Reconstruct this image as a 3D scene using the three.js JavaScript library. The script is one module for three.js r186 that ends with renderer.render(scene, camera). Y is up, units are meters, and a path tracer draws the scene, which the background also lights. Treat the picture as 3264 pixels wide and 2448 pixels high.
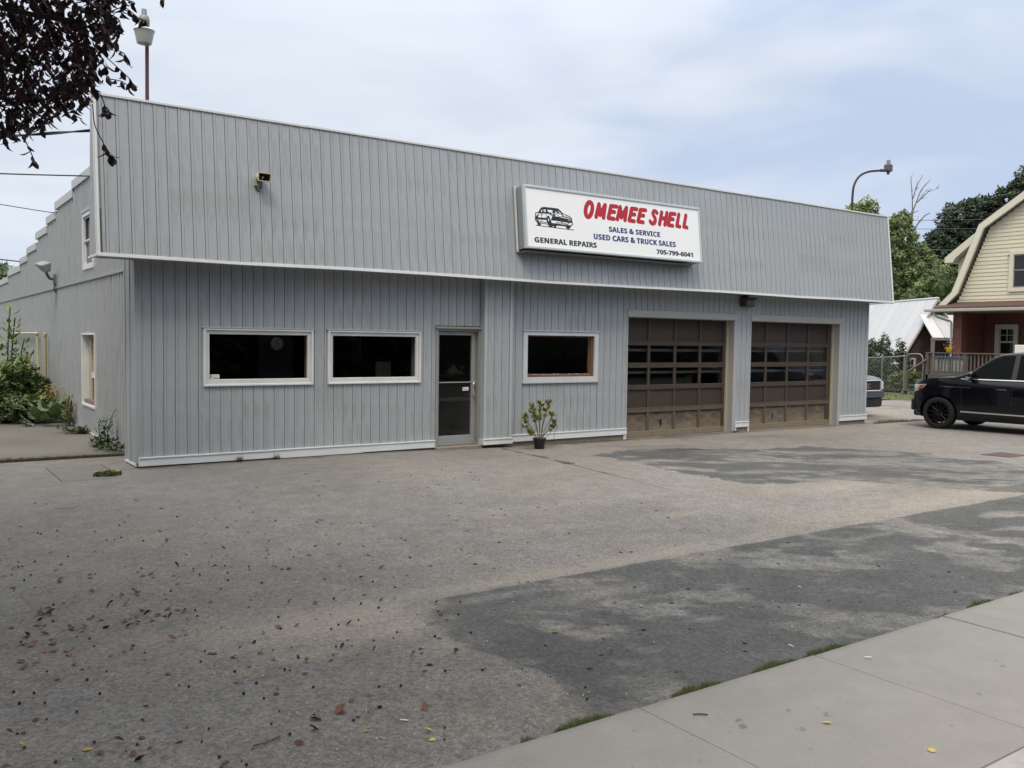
import * as THREE from 'three';
import { mergeGeometries, mergeVertices, toCreasedNormals } from 'three/addons/utils/BufferGeometryUtils.js';
import { RoundedBoxGeometry } from 'three/addons/geometries/RoundedBoxGeometry.js';
import { Brush, Evaluator, SUBTRACTION } from 'three-bvh-csg';

// ---------------------------------------------------------------- camera, sky, sun, exposure
const scene = new THREE.Scene();
const camera = new THREE.PerspectiveCamera(46.4844, 4 / 3, 0.1, 1500);
camera.position.set(-2.857, 1.85, 13.305);
camera.rotation.set(-0.0487, -0.6099, 0.0135, 'YXZ');

const renderer = new THREE.WebGLRenderer({ antialias: true });
renderer.toneMapping = THREE.LinearToneMapping;
renderer.toneMappingExposure = 1.1;
renderer.shadowMap.enabled = true;

// ---- noise
function hash2(x, y, s) {
  let h = Math.imul(x, 374761393) + Math.imul(y, 668265263) + Math.imul(s, 1274126177);
  h = Math.imul(h ^ (h >>> 13), 1274126177); h ^= h >>> 16;
  return (h >>> 0) / 4294967296;
}
function vnoise(x, y, s = 0) {
  const xi = Math.floor(x), yi = Math.floor(y), fx = x - xi, fy = y - yi;
  const u = fx * fx * (3 - 2 * fx), v = fy * fy * (3 - 2 * fy);
  const a = hash2(xi, yi, s), b = hash2(xi + 1, yi, s), c = hash2(xi, yi + 1, s), d = hash2(xi + 1, yi + 1, s);
  return a + (b - a) * u + (c - a) * v + (a - b - c + d) * u * v;
}
function fbm(x, y, o, s = 0) {
  let r = 0, a = 0.5, t = 0;
  for (let i = 0; i < o; i++) { r += a * vnoise(x, y, s + i * 17); t += a; a *= 0.5; x = x * 2.03 + 11.3; y = y * 2.03 + 5.7; }
  return r / t;
}
const sstep = (a, b, x) => { const t = Math.min(1, Math.max(0, (x - a) / (b - a))); return t * t * (3 - 2 * t); };
const lerp = (a, b, t) => a + (b - a) * t;
let seed = 12345;
const rnd = () => { seed = (Math.imul(seed, 1664525) + 1013904223) >>> 0; return seed / 4294967296; };
const rr = (a, b) => a + (b - a) * rnd();
const setSeed = (n) => { seed = n >>> 0; };

// ---- sky: high thin overcast with bluer gaps, brighter overhead than at the horizon
const sunDir = new THREE.Vector3(-0.35, 0.85, 0.42).normalize();
{
  const W = 2048, H = 1024, data = new Float32Array(W * H * 4);
  for (let j = 0; j < H; j++) {
    const el = ((j + 0.5) / H - 0.5) * Math.PI, y = Math.sin(el), c = Math.cos(el);
    for (let i = 0; i < W; i++) {
      const az = ((i + 0.5) / W - 0.5) * 2 * Math.PI, x = Math.cos(az) * c, z = Math.sin(az) * c;
      let r, g, b;
      if (y > -0.02) {
        const k = 1 / (Math.max(y, 0) + 0.16), px = x * k, pz = z * k;
        // streets of soft cloud lying across the view
        const qx = px * 0.86 + pz * 0.5, qz = -px * 0.5 + pz * 0.86;
        const wx = fbm(qx * 0.9 + 3, qz * 0.9, 3, 5) - 0.5, wz = fbm(qx * 0.9, qz * 0.9 + 9, 3, 9) - 0.5;
        let d = fbm(qx * 0.55 + wx * 1.3 + 1.7, qz * 1.1 + wz * 1.3 + 4.1, 5, 21);
        d = 0.60 * d + 0.40 * fbm(qx * 1.9 + wx * 2, qz * 3.6 + wz * 2, 5, 33);
        const side = 0.5 - 0.5 * (x * 0.86 + z * 0.5);               // the eastern part of the sky is clearer
        let cl = sstep(0.28, 0.66, d + 1.0 * (side - 0.34));
        cl = 0.22 + 0.78 * cl;
        const lum = 1 + 2.3 * sstep(0.26, 0.95, y), nf = sstep(0.34, 0.72, y);
        const hz = Math.exp(-Math.max(y, 0) * 9);
        const br = lerp(0.42, 0.50, hz), bg = lerp(0.53, 0.60, hz), bb = lerp(0.75, 0.76, hz);
        const tone = 0.84 + 0.32 * (0.55 * fbm(qx * 1.1 + 7 + wx, qz * 2.0 + wz, 4, 55) + 0.45 * fbm(qx * 3.1 + wx * 2, qz * 5.5 + wz * 2, 4, 58)), thin = 0.10 * sstep(1.02, 0.90, tone);
        r = lerp(br, 0.685 * tone * (1 - thin), cl) * lum; g = lerp(bg, 0.738 * tone * (1 - thin * 0.5), cl) * lum; b = lerp(bb, 0.832 * tone, cl) * lum;
        const gr = 0.3 * r + 0.6 * g + 0.1 * b; r = lerp(r, gr * 1.01, nf); g = lerp(g, gr * 0.99, nf); b = lerp(b, gr * 0.955, nf);   // plain white overcast overhead
      } else { r = 0.16; g = 0.16; b = 0.155; }
      const o = (j * W + i) * 4; data[o] = r; data[o + 1] = g; data[o + 2] = b; data[o + 3] = 1;
    }
  }
  const t = new THREE.DataTexture(data, W, H, THREE.RGBAFormat, THREE.FloatType);
  t.mapping = THREE.EquirectangularReflectionMapping; t.magFilter = THREE.LinearFilter; t.minFilter = THREE.LinearFilter; t.needsUpdate = true;
  scene.background = t; scene.environment = t;
}
const sun = new THREE.DirectionalLight(0xffeed8, 1.4);
sun.position.copy(sunDir).multiplyScalar(60).add(new THREE.Vector3(8, 0, 0)); sun.target.position.set(8, 0, 0);
sun.castShadow = true; sun.shadow.radius = 34; sun.shadow.mapSize.set(2048, 2048);
Object.assign(sun.shadow.camera, { left: -45, right: 60, top: 45, bottom: -45, near: 1, far: 160 });
scene.add(sun, sun.target);

// ---------------------------------------------------------------- helpers
const names = new Map();
function numbered(n) { const k = names.get(n) || 0; names.set(n, k + 1); return k ? n + '_' + String(k).padStart(3, '0') : n; }
function mesh(name, geo, mat, parent) {
  const m = new THREE.Mesh(geo, mat); m.castShadow = m.receiveShadow = true;
  m.name = parent ? name : numbered(name); (parent || scene).add(m); return m;
}
function tag(o, label, category, group, kind) {
  o.userData.label = label; o.userData.category = category;
  if (group) o.userData.group = group; if (kind) o.userData.kind = kind; return o;
}
function thing(name, label, category, pos = [0, 0, 0], turn = 0, group) {
  const g = new THREE.Group(); g.name = numbered(name); scene.add(g); g.position.set(...pos); g.rotation.y = turn;
  return tag(g, label, category, group);
}
function sub(name, parent) { const g = new THREE.Group(); g.name = name; parent.add(g); return g; }
function structure(o, label, category) { o.userData.kind = 'structure'; if (label) o.userData.label = label; if (category) o.userData.category = category; return o; }
const S = (c, roughness = 0.8, extra = {}) => new THREE.MeshStandardMaterial({ color: new THREE.Color().setRGB(...c), roughness, ...extra });
const Ph = (c, roughness = 0.5, extra = {}) => new THREE.MeshPhysicalMaterial({ color: new THREE.Color().setRGB(...c), roughness, ...extra });
function box(w, h, d, x = 0, y = 0, z = 0) { return new THREE.BoxGeometry(w, h, d).translate(x, y, z); }
function span(x0, x1, y0, y1, z0, z1, r = 0) {                        // a box given by its limits, edges rounded by r
  const g = r ? new RoundedBoxGeometry(x1 - x0, y1 - y0, z1 - z0, 1, r) : new THREE.BoxGeometry(x1 - x0, y1 - y0, z1 - z0);
  return g.translate((x0 + x1) / 2, (y0 + y1) / 2, (z0 + z1) / 2);
}
const V = (a) => new THREE.Vector3(...a);
function tube(pts, r, seg = 8, radial = 6) {
  return new THREE.TubeGeometry(new THREE.CatmullRomCurve3(pts.map(V), false, 'centripetal'), seg, r, radial, false);
}
function bar(a, b, r0, r1 = r0, radial = 6) {                           // a round bar between two points
  const A = V(a), B = V(b), d = B.clone().sub(A), g = new THREE.CylinderGeometry(r1, r0, d.length(), radial, 1);
  g.applyQuaternion(new THREE.Quaternion().setFromUnitVectors(new THREE.Vector3(0, 1, 0), d.clone().normalize()));
  return g.translate(...A.add(B).multiplyScalar(0.5).toArray());
}
function strip(g) { const q = g.index ? g.toNonIndexed() : g.clone(); for (const k of Object.keys(q.attributes)) if (!['position', 'normal', 'uv'].includes(k)) q.deleteAttribute(k); return q; }
function merge(list) { return mergeGeometries(list.map(strip)); }
function ring(x0, x1, y0, y1, tl, tr, tb, tt, z0, z1, bevel = 0.004) { // a rectangular frame; tl/tr/tb/tt = widths of its sides
  const s = new THREE.Shape([[x0, y0], [x1, y0], [x1, y1], [x0, y1]].map((p) => new THREE.Vector2(...p)));
  s.holes.push(new THREE.Path([[x0 + tl, y0 + tb], [x0 + tl, y1 - tt], [x1 - tr, y1 - tt], [x1 - tr, y0 + tb]].map((p) => new THREE.Vector2(...p))));
  const g = new THREE.ExtrudeGeometry(s, { depth: z1 - z0 - bevel, bevelEnabled: bevel > 0, bevelThickness: bevel, bevelSize: bevel, bevelOffset: -bevel, bevelSegments: 1, curveSegments: 1 });
  return g.translate(0, 0, z0);
}
function poly(pts, z0, z1) {                                            // an extruded polygon in x, y
  return new THREE.ExtrudeGeometry(new THREE.Shape(pts.map((p) => new THREE.Vector2(...p))), { depth: z1 - z0, bevelEnabled: false }).translate(0, 0, z0);
}
function tex(w, h, f, srgb = true, repeat) {                            // f(i, j) -> [r, g, b] linear 0..1 or a number
  const d = new Uint8Array(w * h * 4), enc = (v) => { v = Math.min(1, Math.max(0, v)); return 255 * (srgb ? (v <= 0.0031308 ? v * 12.92 : 1.055 * Math.pow(v, 1 / 2.4) - 0.055) : v); };
  for (let j = 0; j < h; j++) for (let i = 0; i < w; i++) {
    const c = f(i, j), o = (j * w + i) * 4;
    if (typeof c === 'number') d[o] = d[o + 1] = d[o + 2] = enc(c); else { d[o] = enc(c[0]); d[o + 1] = enc(c[1]); d[o + 2] = enc(c[2]); }
    d[o + 3] = 255;
  }
  const t = new THREE.DataTexture(d, w, h); t.magFilter = THREE.LinearFilter; t.minFilter = THREE.LinearMipmapLinearFilter; t.generateMipmaps = true;
  if (srgb) t.colorSpace = THREE.SRGBColorSpace;
  if (repeat) { t.wrapS = t.wrapT = THREE.RepeatWrapping; }
  t.needsUpdate = true; return t;
}
function tiledNoise(x, y, n, s) {                                       // value noise that repeats after n cells
  const xi = Math.floor(x), yi = Math.floor(y), fx = x - xi, fy = y - yi, u = fx * fx * (3 - 2 * fx), v = fy * fy * (3 - 2 * fy), m = (k) => ((k % n) + n) % n;
  const a = hash2(m(xi), m(yi), s), b = hash2(m(xi + 1), m(yi), s), c = hash2(m(xi), m(yi + 1), s), d = hash2(m(xi + 1), m(yi + 1), s);
  return a + (b - a) * u + (c - a) * v + (a - b - c + d) * u * v;
}
// a leaf: pointed, folded along its midrib, base at the origin, tip along +y
function leafGeo(len = 1, wid = 0.5, fold = 0.18, droop = 0.2) {
  const y = [0, 0.22, 0.55, 0.82, 1], w = [0.02, 0.36, 0.5, 0.27, 0], p = [], idx = [];
  for (let i = 0; i < 5; i++) {
    const z = -droop * y[i] * y[i];
    p.push(-w[i] * wid, y[i] * len, (z + fold * w[i]) * len, 0, y[i] * len, z * len, w[i] * wid, y[i] * len, (z + fold * w[i]) * len);
  }
  for (let i = 0; i < 4; i++) { const a = i * 3; idx.push(a, a + 1, a + 4, a, a + 4, a + 3, a + 1, a + 2, a + 5, a + 1, a + 5, a + 4); }
  const g = new THREE.BufferGeometry(); g.setAttribute('position', new THREE.Float32BufferAttribute(p, 3)); g.setIndex(idx); g.computeVertexNormals();
  g.setAttribute('uv', new THREE.Float32BufferAttribute(new Float32Array(30), 2));
  return g;
}
const dummy = new THREE.Object3D();
function scatter(name, geo, mat, places, parent, kind = 'stuff') {      // places: [x, y, z, rx, ry, rz, scale, colour?]
  const im = new THREE.InstancedMesh(geo, mat, places.length); im.name = parent ? name : numbered(name);
  places.forEach((p, i) => {
    dummy.position.set(p[0], p[1], p[2]); dummy.rotation.set(p[3], p[4], p[5], 'YXZ'); dummy.scale.setScalar(p[6]); dummy.updateMatrix(); im.setMatrixAt(i, dummy.matrix);
    if (p[7]) im.setColorAt(i, new THREE.Color().setRGB(...p[7]));
  });
  im.castShadow = im.receiveShadow = true; if (kind) im.userData.kind = kind;
  (parent || scene).add(im); return im;
}
const G = (x, z) => lerp(-0.02 - 0.085 * sstep(3, 9, x), -0.06, sstep(2, 8, z));   // height of the paving

// ---------------------------------------------------------------- paving
const bumpT = tex(512, 512, (i, j) => 0.55 * tiledNoise(i / 4, j / 4, 128, 3) + 0.45 * tiledNoise(i / 2, j / 2, 256, 8), false, true);
const upper = [[6.9, 1.75], [8.0, 1.29], [8.8, 1.48], [9.7, 1.9], [10.5, 2.5], [11.7, 2.5], [12.2, 3.5], [12.6, 4.5], [12.1, 4.6], [12.5, 6.2], [13.5, 7.65], [9.26, 7.6], [8.8, 6.55], [8.4, 5.94], [8.0, 5.45], [7.6, 5.55], [6.82, 5.24], [6.8, 4.3], [6.65, 3.93], [6.9, 3.13]];
function inside(p, x, y) { let c = false; for (let i = 0, j = p.length - 1; i < p.length; j = i++) { if ((p[i][1] > y) !== (p[j][1] > y) && x < (p[j][0] - p[i][0]) * (y - p[i][1]) / (p[j][1] - p[i][1]) + p[i][0]) c = !c; } return c; }
function edgeDist(p, x, y) { let m = 9; for (let i = 0, j = p.length - 1; i < p.length; j = i++) { const ax = p[j][0], ay = p[j][1], dx = p[i][0] - ax, dy = p[i][1] - ay, t = Math.min(1, Math.max(0, ((x - ax) * dx + (y - ay) * dy) / (dx * dx + dy * dy))); m = Math.min(m, Math.hypot(x - ax - t * dx, y - ay - t * dy)); } return m; }
const crackLine = [[6.1, 0.1], [5.96, 0.81], [5.93, 1.41], [5.88, 1.9], [5.8, 2.6], [5.66, 3.4], [5.58, 4.2], [5.43, 5.0], [5.2, 6.2]];
const blob = (x, z, cx, cz, rx, rz) => Math.exp(-((x - cx) * (x - cx) / (rx * rx) + (z - cz) * (z - cz) / (rz * rz)));
function pavingColour(x, z) {
  const n1 = fbm(x * 0.55, z * 0.55, 4, 1), n2 = fbm(x * 2.3, z * 2.3, 3, 7), n3 = vnoise(x * 46, z * 46, 11), n4 = hash2(Math.floor(x * 150), Math.floor(z * 150), 3);
  const su = 0.82 * x + 0.57 * z, sv = 0.82 * z - 0.57 * x;                // dust lies in loose drifts
  const streak = fbm(su * 0.75 + n1, sv * 1.5 + n2 * 0.5, 4, 70);
  // old worn asphalt, its stones grey, buff and pink
  const n5 = fbm(x * 6.5, z * 6.5, 3, 51);
  let r = 0.178, g = 0.171, b = 0.162;
  const m = (0.80 + 0.40 * n1) * (1 + 0.34 * (n5 - 0.5)); r *= m; g *= m; b *= m;
  const warm = sstep(0.45, 0.65, n2) * 0.035; r *= 1 + warm; b *= 1 - warm;
  const treeShade = lerp(0.80, 1.0, sstep(-1.6, 1.6, x + 2.2 * (fbm(x * 0.35 + 3, z * 0.35, 3, 61) - 0.5) - 0.14 * (z - 5)));   // left side darkened to deepen the tree shade, the dustier middle left lighter
  r *= treeShade; g *= treeShade; b *= treeShade;
  // sand and dust
  let sand = 0;
  sand = Math.max(sand, sstep(0.42, 0.60, n1 * 0.35 + n2 * 0.65 + 0.16 * blob(x, z, 11, 0, 7, 1.6)) * 0.8 * sstep(5, 7.5, x) * sstep(2.0, 0.5, z));
  sand = Math.max(sand, blob(x, z, 2.0, 7.52, 3.0, 0.17) * sstep(0.20, 0.5, n2 + 0.25));
  sand = Math.max(sand, blob(x, z, -0.42, 7.72, 0.80, 0.36) * 1.2);
  sand = Math.max(sand, blob(x, z, -0.05, 8.10, 0.60, 0.22) * 1.1, blob(x, z, -0.75, 8.25, 0.35, 0.14) * 0.6, blob(x, z, 0.18, 8.55, 0.3, 0.16) * 0.8);
  sand = Math.max(sand, blob(x, z, 7.6, 7.35, 2.6, 0.38) * 0.85 * sstep(0.3, 0.52, streak + 0.12), blob(x, z, 7.7, 5.95, 1.0, 0.35) * 0.8, blob(x, z, 9.0, 7.35, 1.4, 0.4));
  sand = Math.max(sand, blob(x, z, 4.6, 6.3, 0.9, 0.16) * 0.7 * streak * 1.5, blob(x, z, 3.3, 5.2, 1.0, 0.18) * 0.5);
  // the dark patches of newer asphalt
  const fr = fbm(x * 9, z * 9, 3, 93) - 0.5, wx = x + (n2 - 0.5) * 0.45 + fr * 0.22, wz = z + (fbm(x * 2.4, z * 2.4, 4, 91) - 0.5) * 0.42 + fr * 0.20;
  const leftEdge = 0.10 + 0.22 * Math.sin(z * 5.1 + 0.6) * sstep(9.2, 7.6, z) + 0.5 * (fbm(x * 2.2, z * 2.2, 3, 44) - 0.5);
  let dark = sstep(7.66, 7.70, wz * 0.14 + z * 0.86) * sstep(leftEdge - 0.05, leftEdge + 0.06 + 0.2 * sstep(8.9, 8.0, z), x);
  const ed = edgeDist(upper, wx, wz), inU = inside(upper, wx, wz);
  dark = Math.max(dark, inU ? sstep(0, 0.06, ed) : 0);
  let dust = sstep(0.54, 0.62, streak * 0.55 + fbm(su * 1.9 + 5, sv * 3.4, 6, 25) * 0.45) * (0.55 + 0.9 * n5);
  if (z < 7.2) dust = sstep(0.45, 0.54, 0.6 * fbm(su * 0.62 + 5 + n2 * 0.5, sv * 1.7, 6, 29) + 0.4 * fbm(su * 2.2, sv * 4.5, 5, 35)) * (0.6 + 0.8 * n5);
  dust *= z > 9.0 ? 0.55 : 0.85;
  dust = Math.max(dust, blob(x, z, 1.55, 8.2, 0.55, 0.14) * 0.95 * sstep(0.2, 0.5, n2 + 0.15), blob(x, z, 0.75, 7.85, 0.6, 0.08) * 0.8, blob(x, z, 5.2, 8.1, 0.8, 0.07) * 0.7, blob(x, z, 4.2, 8.6, 0.7, 0.09) * 0.5);
  const dk = dark * (1 - dust * 0.8);
  r = lerp(r, 0.071, dk); g = lerp(g, 0.074, dk); b = lerp(b, 0.0735, dk);
  const dm = dk * (0.30 * (n1 - 0.5) + 0.40 * (n2 - 0.5) + 0.34 * (n5 - 0.5)); r *= 1 + dm; g *= 1 + dm; b *= 1 + dm;
  sand *= 1 - dark * 0.75; const sm = 0.9 + 0.2 * n2;
  sand = Math.min(1, sand) * sstep(0.15, 0.50, n5 + 0.14);
  r = lerp(r, 0.246 * sm, sand * 0.95); g = lerp(g, 0.222 * sm, sand * 0.95); b = lerp(b, 0.193 * sm, sand * 0.95);
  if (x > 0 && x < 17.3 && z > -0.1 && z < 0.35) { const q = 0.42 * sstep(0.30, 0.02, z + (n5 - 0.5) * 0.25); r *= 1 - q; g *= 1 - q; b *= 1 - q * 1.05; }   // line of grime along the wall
  // stones
  const near = sstep(-2, 9, z) * (1 - 0.75 * sand);
  let k = 1 + (n3 - 0.5) * 0.46 * (0.5 + 0.6 * near) + (n4 - 0.5) * 0.56 * (0.4 + 0.6 * near);
  const hot = hash2(Math.floor(x * 120), Math.floor(z * 120), 77); if (hot > 0.988 && near > 0.3) k *= 1.8; else if (hot < 0.05) k *= 0.60;
  const tint = hash2(Math.floor(x * 70), Math.floor(z * 70), 31) - 0.5;
  r *= k * (1 + tint * 0.10); g *= k; b *= k * (1 - tint * 0.08);
  // joint running out from the pier, old wheel polish, covers
  let cd = 9; for (let i = 1; i < crackLine.length; i++) { const [ax, az] = crackLine[i - 1], [bx, bz] = crackLine[i], dx = bx - ax, dz = bz - az, t = Math.min(1, Math.max(0, ((x - ax) * dx + (z - az) * dz) / (dx * dx + dz * dz))); cd = Math.min(cd, Math.hypot(x - ax - t * dx, z - az - t * dz)); }
  const ck = sstep(0.028, 0.006, cd + (n2 - 0.5) * 0.03) * 0.65 * sstep(6.2, 3.0, z); r *= 1 - ck; g *= 1 - ck * 0.95; b *= 1 - ck;
  if (x > -1.16 && x < -0.33 && z > -0.66 && z < 0.84) {                  // a square patch of finer asphalt
    const u = Math.min(x + 1.13 - 0.06 * (z < 0 ? 1 : 1), -0.36 - x + 0.0), v = Math.min(z + 0.60, 0.80 - z), e = Math.min(u, v);
    if (e > 0) { const q = 0.94; r = lerp(r, 0.142 * q, 0.6); g = lerp(g, 0.136 * q, 0.6); b = lerp(b, 0.127 * q, 0.6); }
    if (e > -0.012 && e < 0.016 && !(x > -0.5 && z > 0.3)) { r *= 0.5; g *= 0.5; b *= 0.5; }
  }
  const oil = blob(x, z, 0.95, 8.75, 0.16, 0.06) * 0.35 + blob(x, z, 12.6, 1.0, 0.9, 0.3) * 0.15; r *= 1 - oil; g *= 1 - oil; b *= 1 - oil;
  return [r, g, b];
}
const lot = structure(new THREE.Group()); lot.name = 'parking_lot'; scene.add(lot);
function paving(x0, x1, z0, z1, cell, w) {
  const h = Math.round(w * (z1 - z0) / (x1 - x0)), nx = Math.ceil((x1 - x0) / cell), nz = Math.ceil((z1 - z0) / cell);
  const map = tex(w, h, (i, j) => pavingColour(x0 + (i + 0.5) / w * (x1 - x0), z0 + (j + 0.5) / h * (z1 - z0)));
  const g = new THREE.PlaneGeometry(x1 - x0, z1 - z0, nx, nz).rotateX(-Math.PI / 2).translate((x0 + x1) / 2, 0, (z0 + z1) / 2), p = g.attributes.position, uv = g.attributes.uv;
  for (let i = 0; i < p.count; i++) { const x = p.getX(i), z = p.getZ(i); p.setY(i, G(x, z)); uv.setXY(i, (x - x0) / (x1 - x0), (z - z0) / (z1 - z0)); }
  g.computeVertexNormals();
  const b = bumpT.clone(); b.wrapS = b.wrapT = THREE.RepeatWrapping; b.repeat.set((x1 - x0) / 1.1, (z1 - z0) / 1.1); b.needsUpdate = true;
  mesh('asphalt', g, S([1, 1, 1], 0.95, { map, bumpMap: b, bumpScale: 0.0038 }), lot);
}
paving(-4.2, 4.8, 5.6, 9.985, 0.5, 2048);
paving(4.8, 15, 4.6, 9.985, 0.5, 1600);
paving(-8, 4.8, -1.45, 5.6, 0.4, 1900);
paving(4.8, 19, -1.45, 4.6, 0.4, 1600);
paving(19, 33, -5.2, 9.985, 1, 700);
paving(15, 19, 4.6, 9.985, 0.5, 300);
paving(-20, -4.2, 5.6, 9.985, 1, 300);
paving(17.5, 19, -14, -1.45, 0.5, 160);

// broad ground out to the horizon
{
  const map = tex(512, 512, (i, j) => { const n = 0.6 * tiledNoise(i / 64, j / 64, 8, 4) + 0.4 * tiledNoise(i / 8, j / 8, 64, 9); return [lerp(0.07, 0.11, n), lerp(0.085, 0.115, n), lerp(0.04, 0.06, n)]; }, true, true);
  map.repeat.set(120, 120);
  const g = new THREE.CircleGeometry(900, 64).rotateX(-Math.PI / 2).translate(0, -0.30, 0);
  structure(mesh('ground', g, S([1, 1, 1], 1, { map })));
}
// darker drive beside the building, a little raised, with a weedy joint along its front edge
{
  const w = 700, h = 900, x0 = -9, x1 = 0.3, z0 = -9.2, z1 = -1.47;
  const map = tex(w, h, (i, j) => {
    const x = x0 + (i + 0.5) / w * (x1 - x0), z = z0 + (j + 0.5) / h * (z1 - z0), n = fbm(x * 0.8, z * 0.8, 4, 6), k = (0.75 + 0.5 * n) * (0.85 + 0.3 * hash2(i, j, 2)), moss = sstep(-2.0, -1.5, z + 0.5 * (n - 0.5)) * 0.25;
    return [0.135 * k * (1 - moss), 0.128 * k * (1 - moss * 0.7), 0.117 * k * (1 - moss)];
  });
  const g = new THREE.BoxGeometry(x1 - x0, 0.1, z1 - z0).translate((x0 + x1) / 2, -0.03, (z0 + z1) / 2), p = g.attributes.position, uv = g.attributes.uv;
  for (let i = 0; i < p.count; i++) uv.setXY(i, (p.getX(i) - x0) / (x1 - x0), (p.getZ(i) - z0) / (z1 - z0));
  structure(mesh('driveway', g, S([1, 1, 1], 0.95, { map })));
}
// pavement of concrete slabs along the street, kerb, street
{
  const pav = structure(new THREE.Group()); pav.name = 'sidewalk'; scene.add(pav);
  const joints = []; for (let i = -12; i < 26; i++) joints.push(0.30 + 1.447 * i);
  const stains = []; setSeed(5);
  for (let i = 0; i < 46; i++) stains.push([rr(-1, 5), rr(10.05, 11.3), rr(0.003, 0.014), rr(0.3, 0.9)]);
  stains.push([0.62, 10.36, 0.018, 1], [0.58, 10.42, 0.022, 1], [0.93, 10.42, 0.015, 1], [0.80, 10.6, 0.022, 0.8], [1.05, 10.56, 0.020, 1], [2.55, 10.7, 0.018, 0.9], [2.0, 10.85, 0.013, 1]);
  const col = (x, z) => {
    const n = fbm(x * 1.2, z * 1.2, 4, 3), n2 = fbm(x * 7, z * 7, 3, 8), h = hash2(Math.floor(x * 220), Math.floor(z * 220), 6); let k = 0.88 + 0.18 * n + 0.16 * (n2 - 0.5) + 0.17 * (h - 0.5) + 0.05 * Math.sin(x * 420 + 6 * n2) * n;
    for (const [sx, sz, s, a] of stains) { const d = Math.hypot((x - sx) + 0.5 * (z - sz), (z - sz) * 1.2); if (d < s * 2.2) k *= 1 - 0.40 * a * sstep(s * 1.25, s * 0.7, d + (fbm(x * 60, z * 60, 2, 41) - 0.5) * s * 2.2); }
    k *= 1 - 0.12 * sstep(10.03, 9.98, z);
    return [0.236 * k, 0.230 * k, 0.217 * k];
  };
  const x0 = -2.6, x1 = 6.1, z0 = 9.97, z1 = 11.3, map = tex(1900, 290, (i, j) => col(x0 + (i + 0.5) / 1900 * (x1 - x0), z0 + (j + 0.5) / 290 * (z1 - z0)));
  map.wrapS = map.wrapT = THREE.MirroredRepeatWrapping;
  const m = S([1, 1, 1], 0.9, { map });
  for (let i = 0; i < joints.length - 1; i++) {
    const g = span(joints[i] + 0.0035, joints[i + 1] - 0.0035, -0.14, -0.040 + 0.003 * Math.sin(i * 4.7), z0, z1, 0.006), p = g.attributes.position, uv = g.attributes.uv;
    for (let k = 0; k < p.count; k++) uv.setXY(k, (p.getX(k) - x0) / (x1 - x0), (p.getZ(k) - z0) / (z1 - z0));
    mesh('slab', g, m, pav);
  }
  const bed = structure(mesh('sidewalk_bed', span(joints[0], joints[joints.length - 1], -0.16, -0.0465, z0 + 0.02, z1 + 0.005), S([0.10, 0.095, 0.085], 1), pav)); bed.name = 'joint_bed'; delete bed.userData.kind;
  const kerb = structure(new THREE.Group()); kerb.name = 'kerb'; scene.add(kerb);
  const km = S([0.36, 0.355, 0.34], 0.9, { map: tex(256, 32, (i, j) => 0.75 + 0.35 * fbm(i / 9, j / 9, 3, 2)) });
  for (let i = -8; i < 14; i++) mesh('kerb_stone', span(i * 2 + 0.004, i * 2 + 1.996, -0.3, -0.042, 11.302, 11.47, 0.012), km, kerb);
  const rmap = tex(512, 512, (i, j) => { const k = 0.75 + 0.3 * tiledNoise(i / 32, j / 32, 16, 3) + 0.3 * (hash2(i, j, 1) - 0.5); return [0.09 * k, 0.09 * k, 0.088 * k]; }, true, true); rmap.repeat.set(40, 3);
  structure(mesh('street', new THREE.PlaneGeometry(160, 9.5).rotateX(-Math.PI / 2).translate(0, -0.19, 16.2), S([1, 1, 1], 0.95, { map: rmap })));
}

// ---------------------------------------------------------------- the grey garage building
const PITCH = 0.1625, WALLTOP = 2.93;
const sidingT = tex(256, 1024, (i, j) => {
  const streaks = tiledNoise(i / 4, j / 256, 64, 4) * 0.5 + tiledNoise(i / 2, j / 90, 128, 9) * 0.5, m = fbm(i / 60, j / 70, 3, 12), f = hash2(i, j, 3);
  const v = 0.86 + 0.06 * (streaks - 0.5) + 0.13 * (m - 0.5) + 0.03 * (f - 0.5), st = 0.10 * sstep(0.56, 0.72, fbm(i / 22, j / 150, 4, 31));
  return [v * (1 - st * 0.8), v * (1 - st), v * (1 - st * 1.25)];
}, true, true);
function sidingMats(c) {
  return [0, 1, 2, 3, 4, 5].map((k) => {
    const t = sidingT.clone(); t.wrapS = t.wrapT = THREE.RepeatWrapping; t.offset.set(k * 0.37, k * 0.61); t.needsUpdate = true;
    const q = 1 + 0.012 * Math.sin(k * 2.4 + 1); return S([c[0] * q, c[1] * q, c[2] * q], 0.55, { map: t });
  });
}
const GREY = [0.392, 0.427, 0.456];
const sidings = sidingMats(GREY), plainGrey = S(GREY, 0.6), backing = S([0.16, 0.165, 0.175], 0.8);
const whiteTrim = Ph([0.74, 0.77, 0.79], 0.45, { map: tex(128, 128, (i, j) => 0.86 + 0.2 * (fbm(i / 20, j / 30, 4, 7) - 0.3), true, true) });
const dirtyWhite = S([0.66, 0.665, 0.66], 0.6, { map: whiteTrim.map });
const concreteM = S([0.235, 0.205, 0.165], 0.95, { map: tex(256, 64, (i, j) => 0.65 + 0.6 * fbm(i / 14, j / 10, 4, 5), true, true) });
const galv = S([0.50, 0.51, 0.52], 0.4, { metalness: 0.5 });
const glassM = new THREE.MeshPhysicalMaterial({ color: 0xffffff, roughness: 0.02, transmission: 1, thickness: 0, ior: 1.5 });

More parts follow.
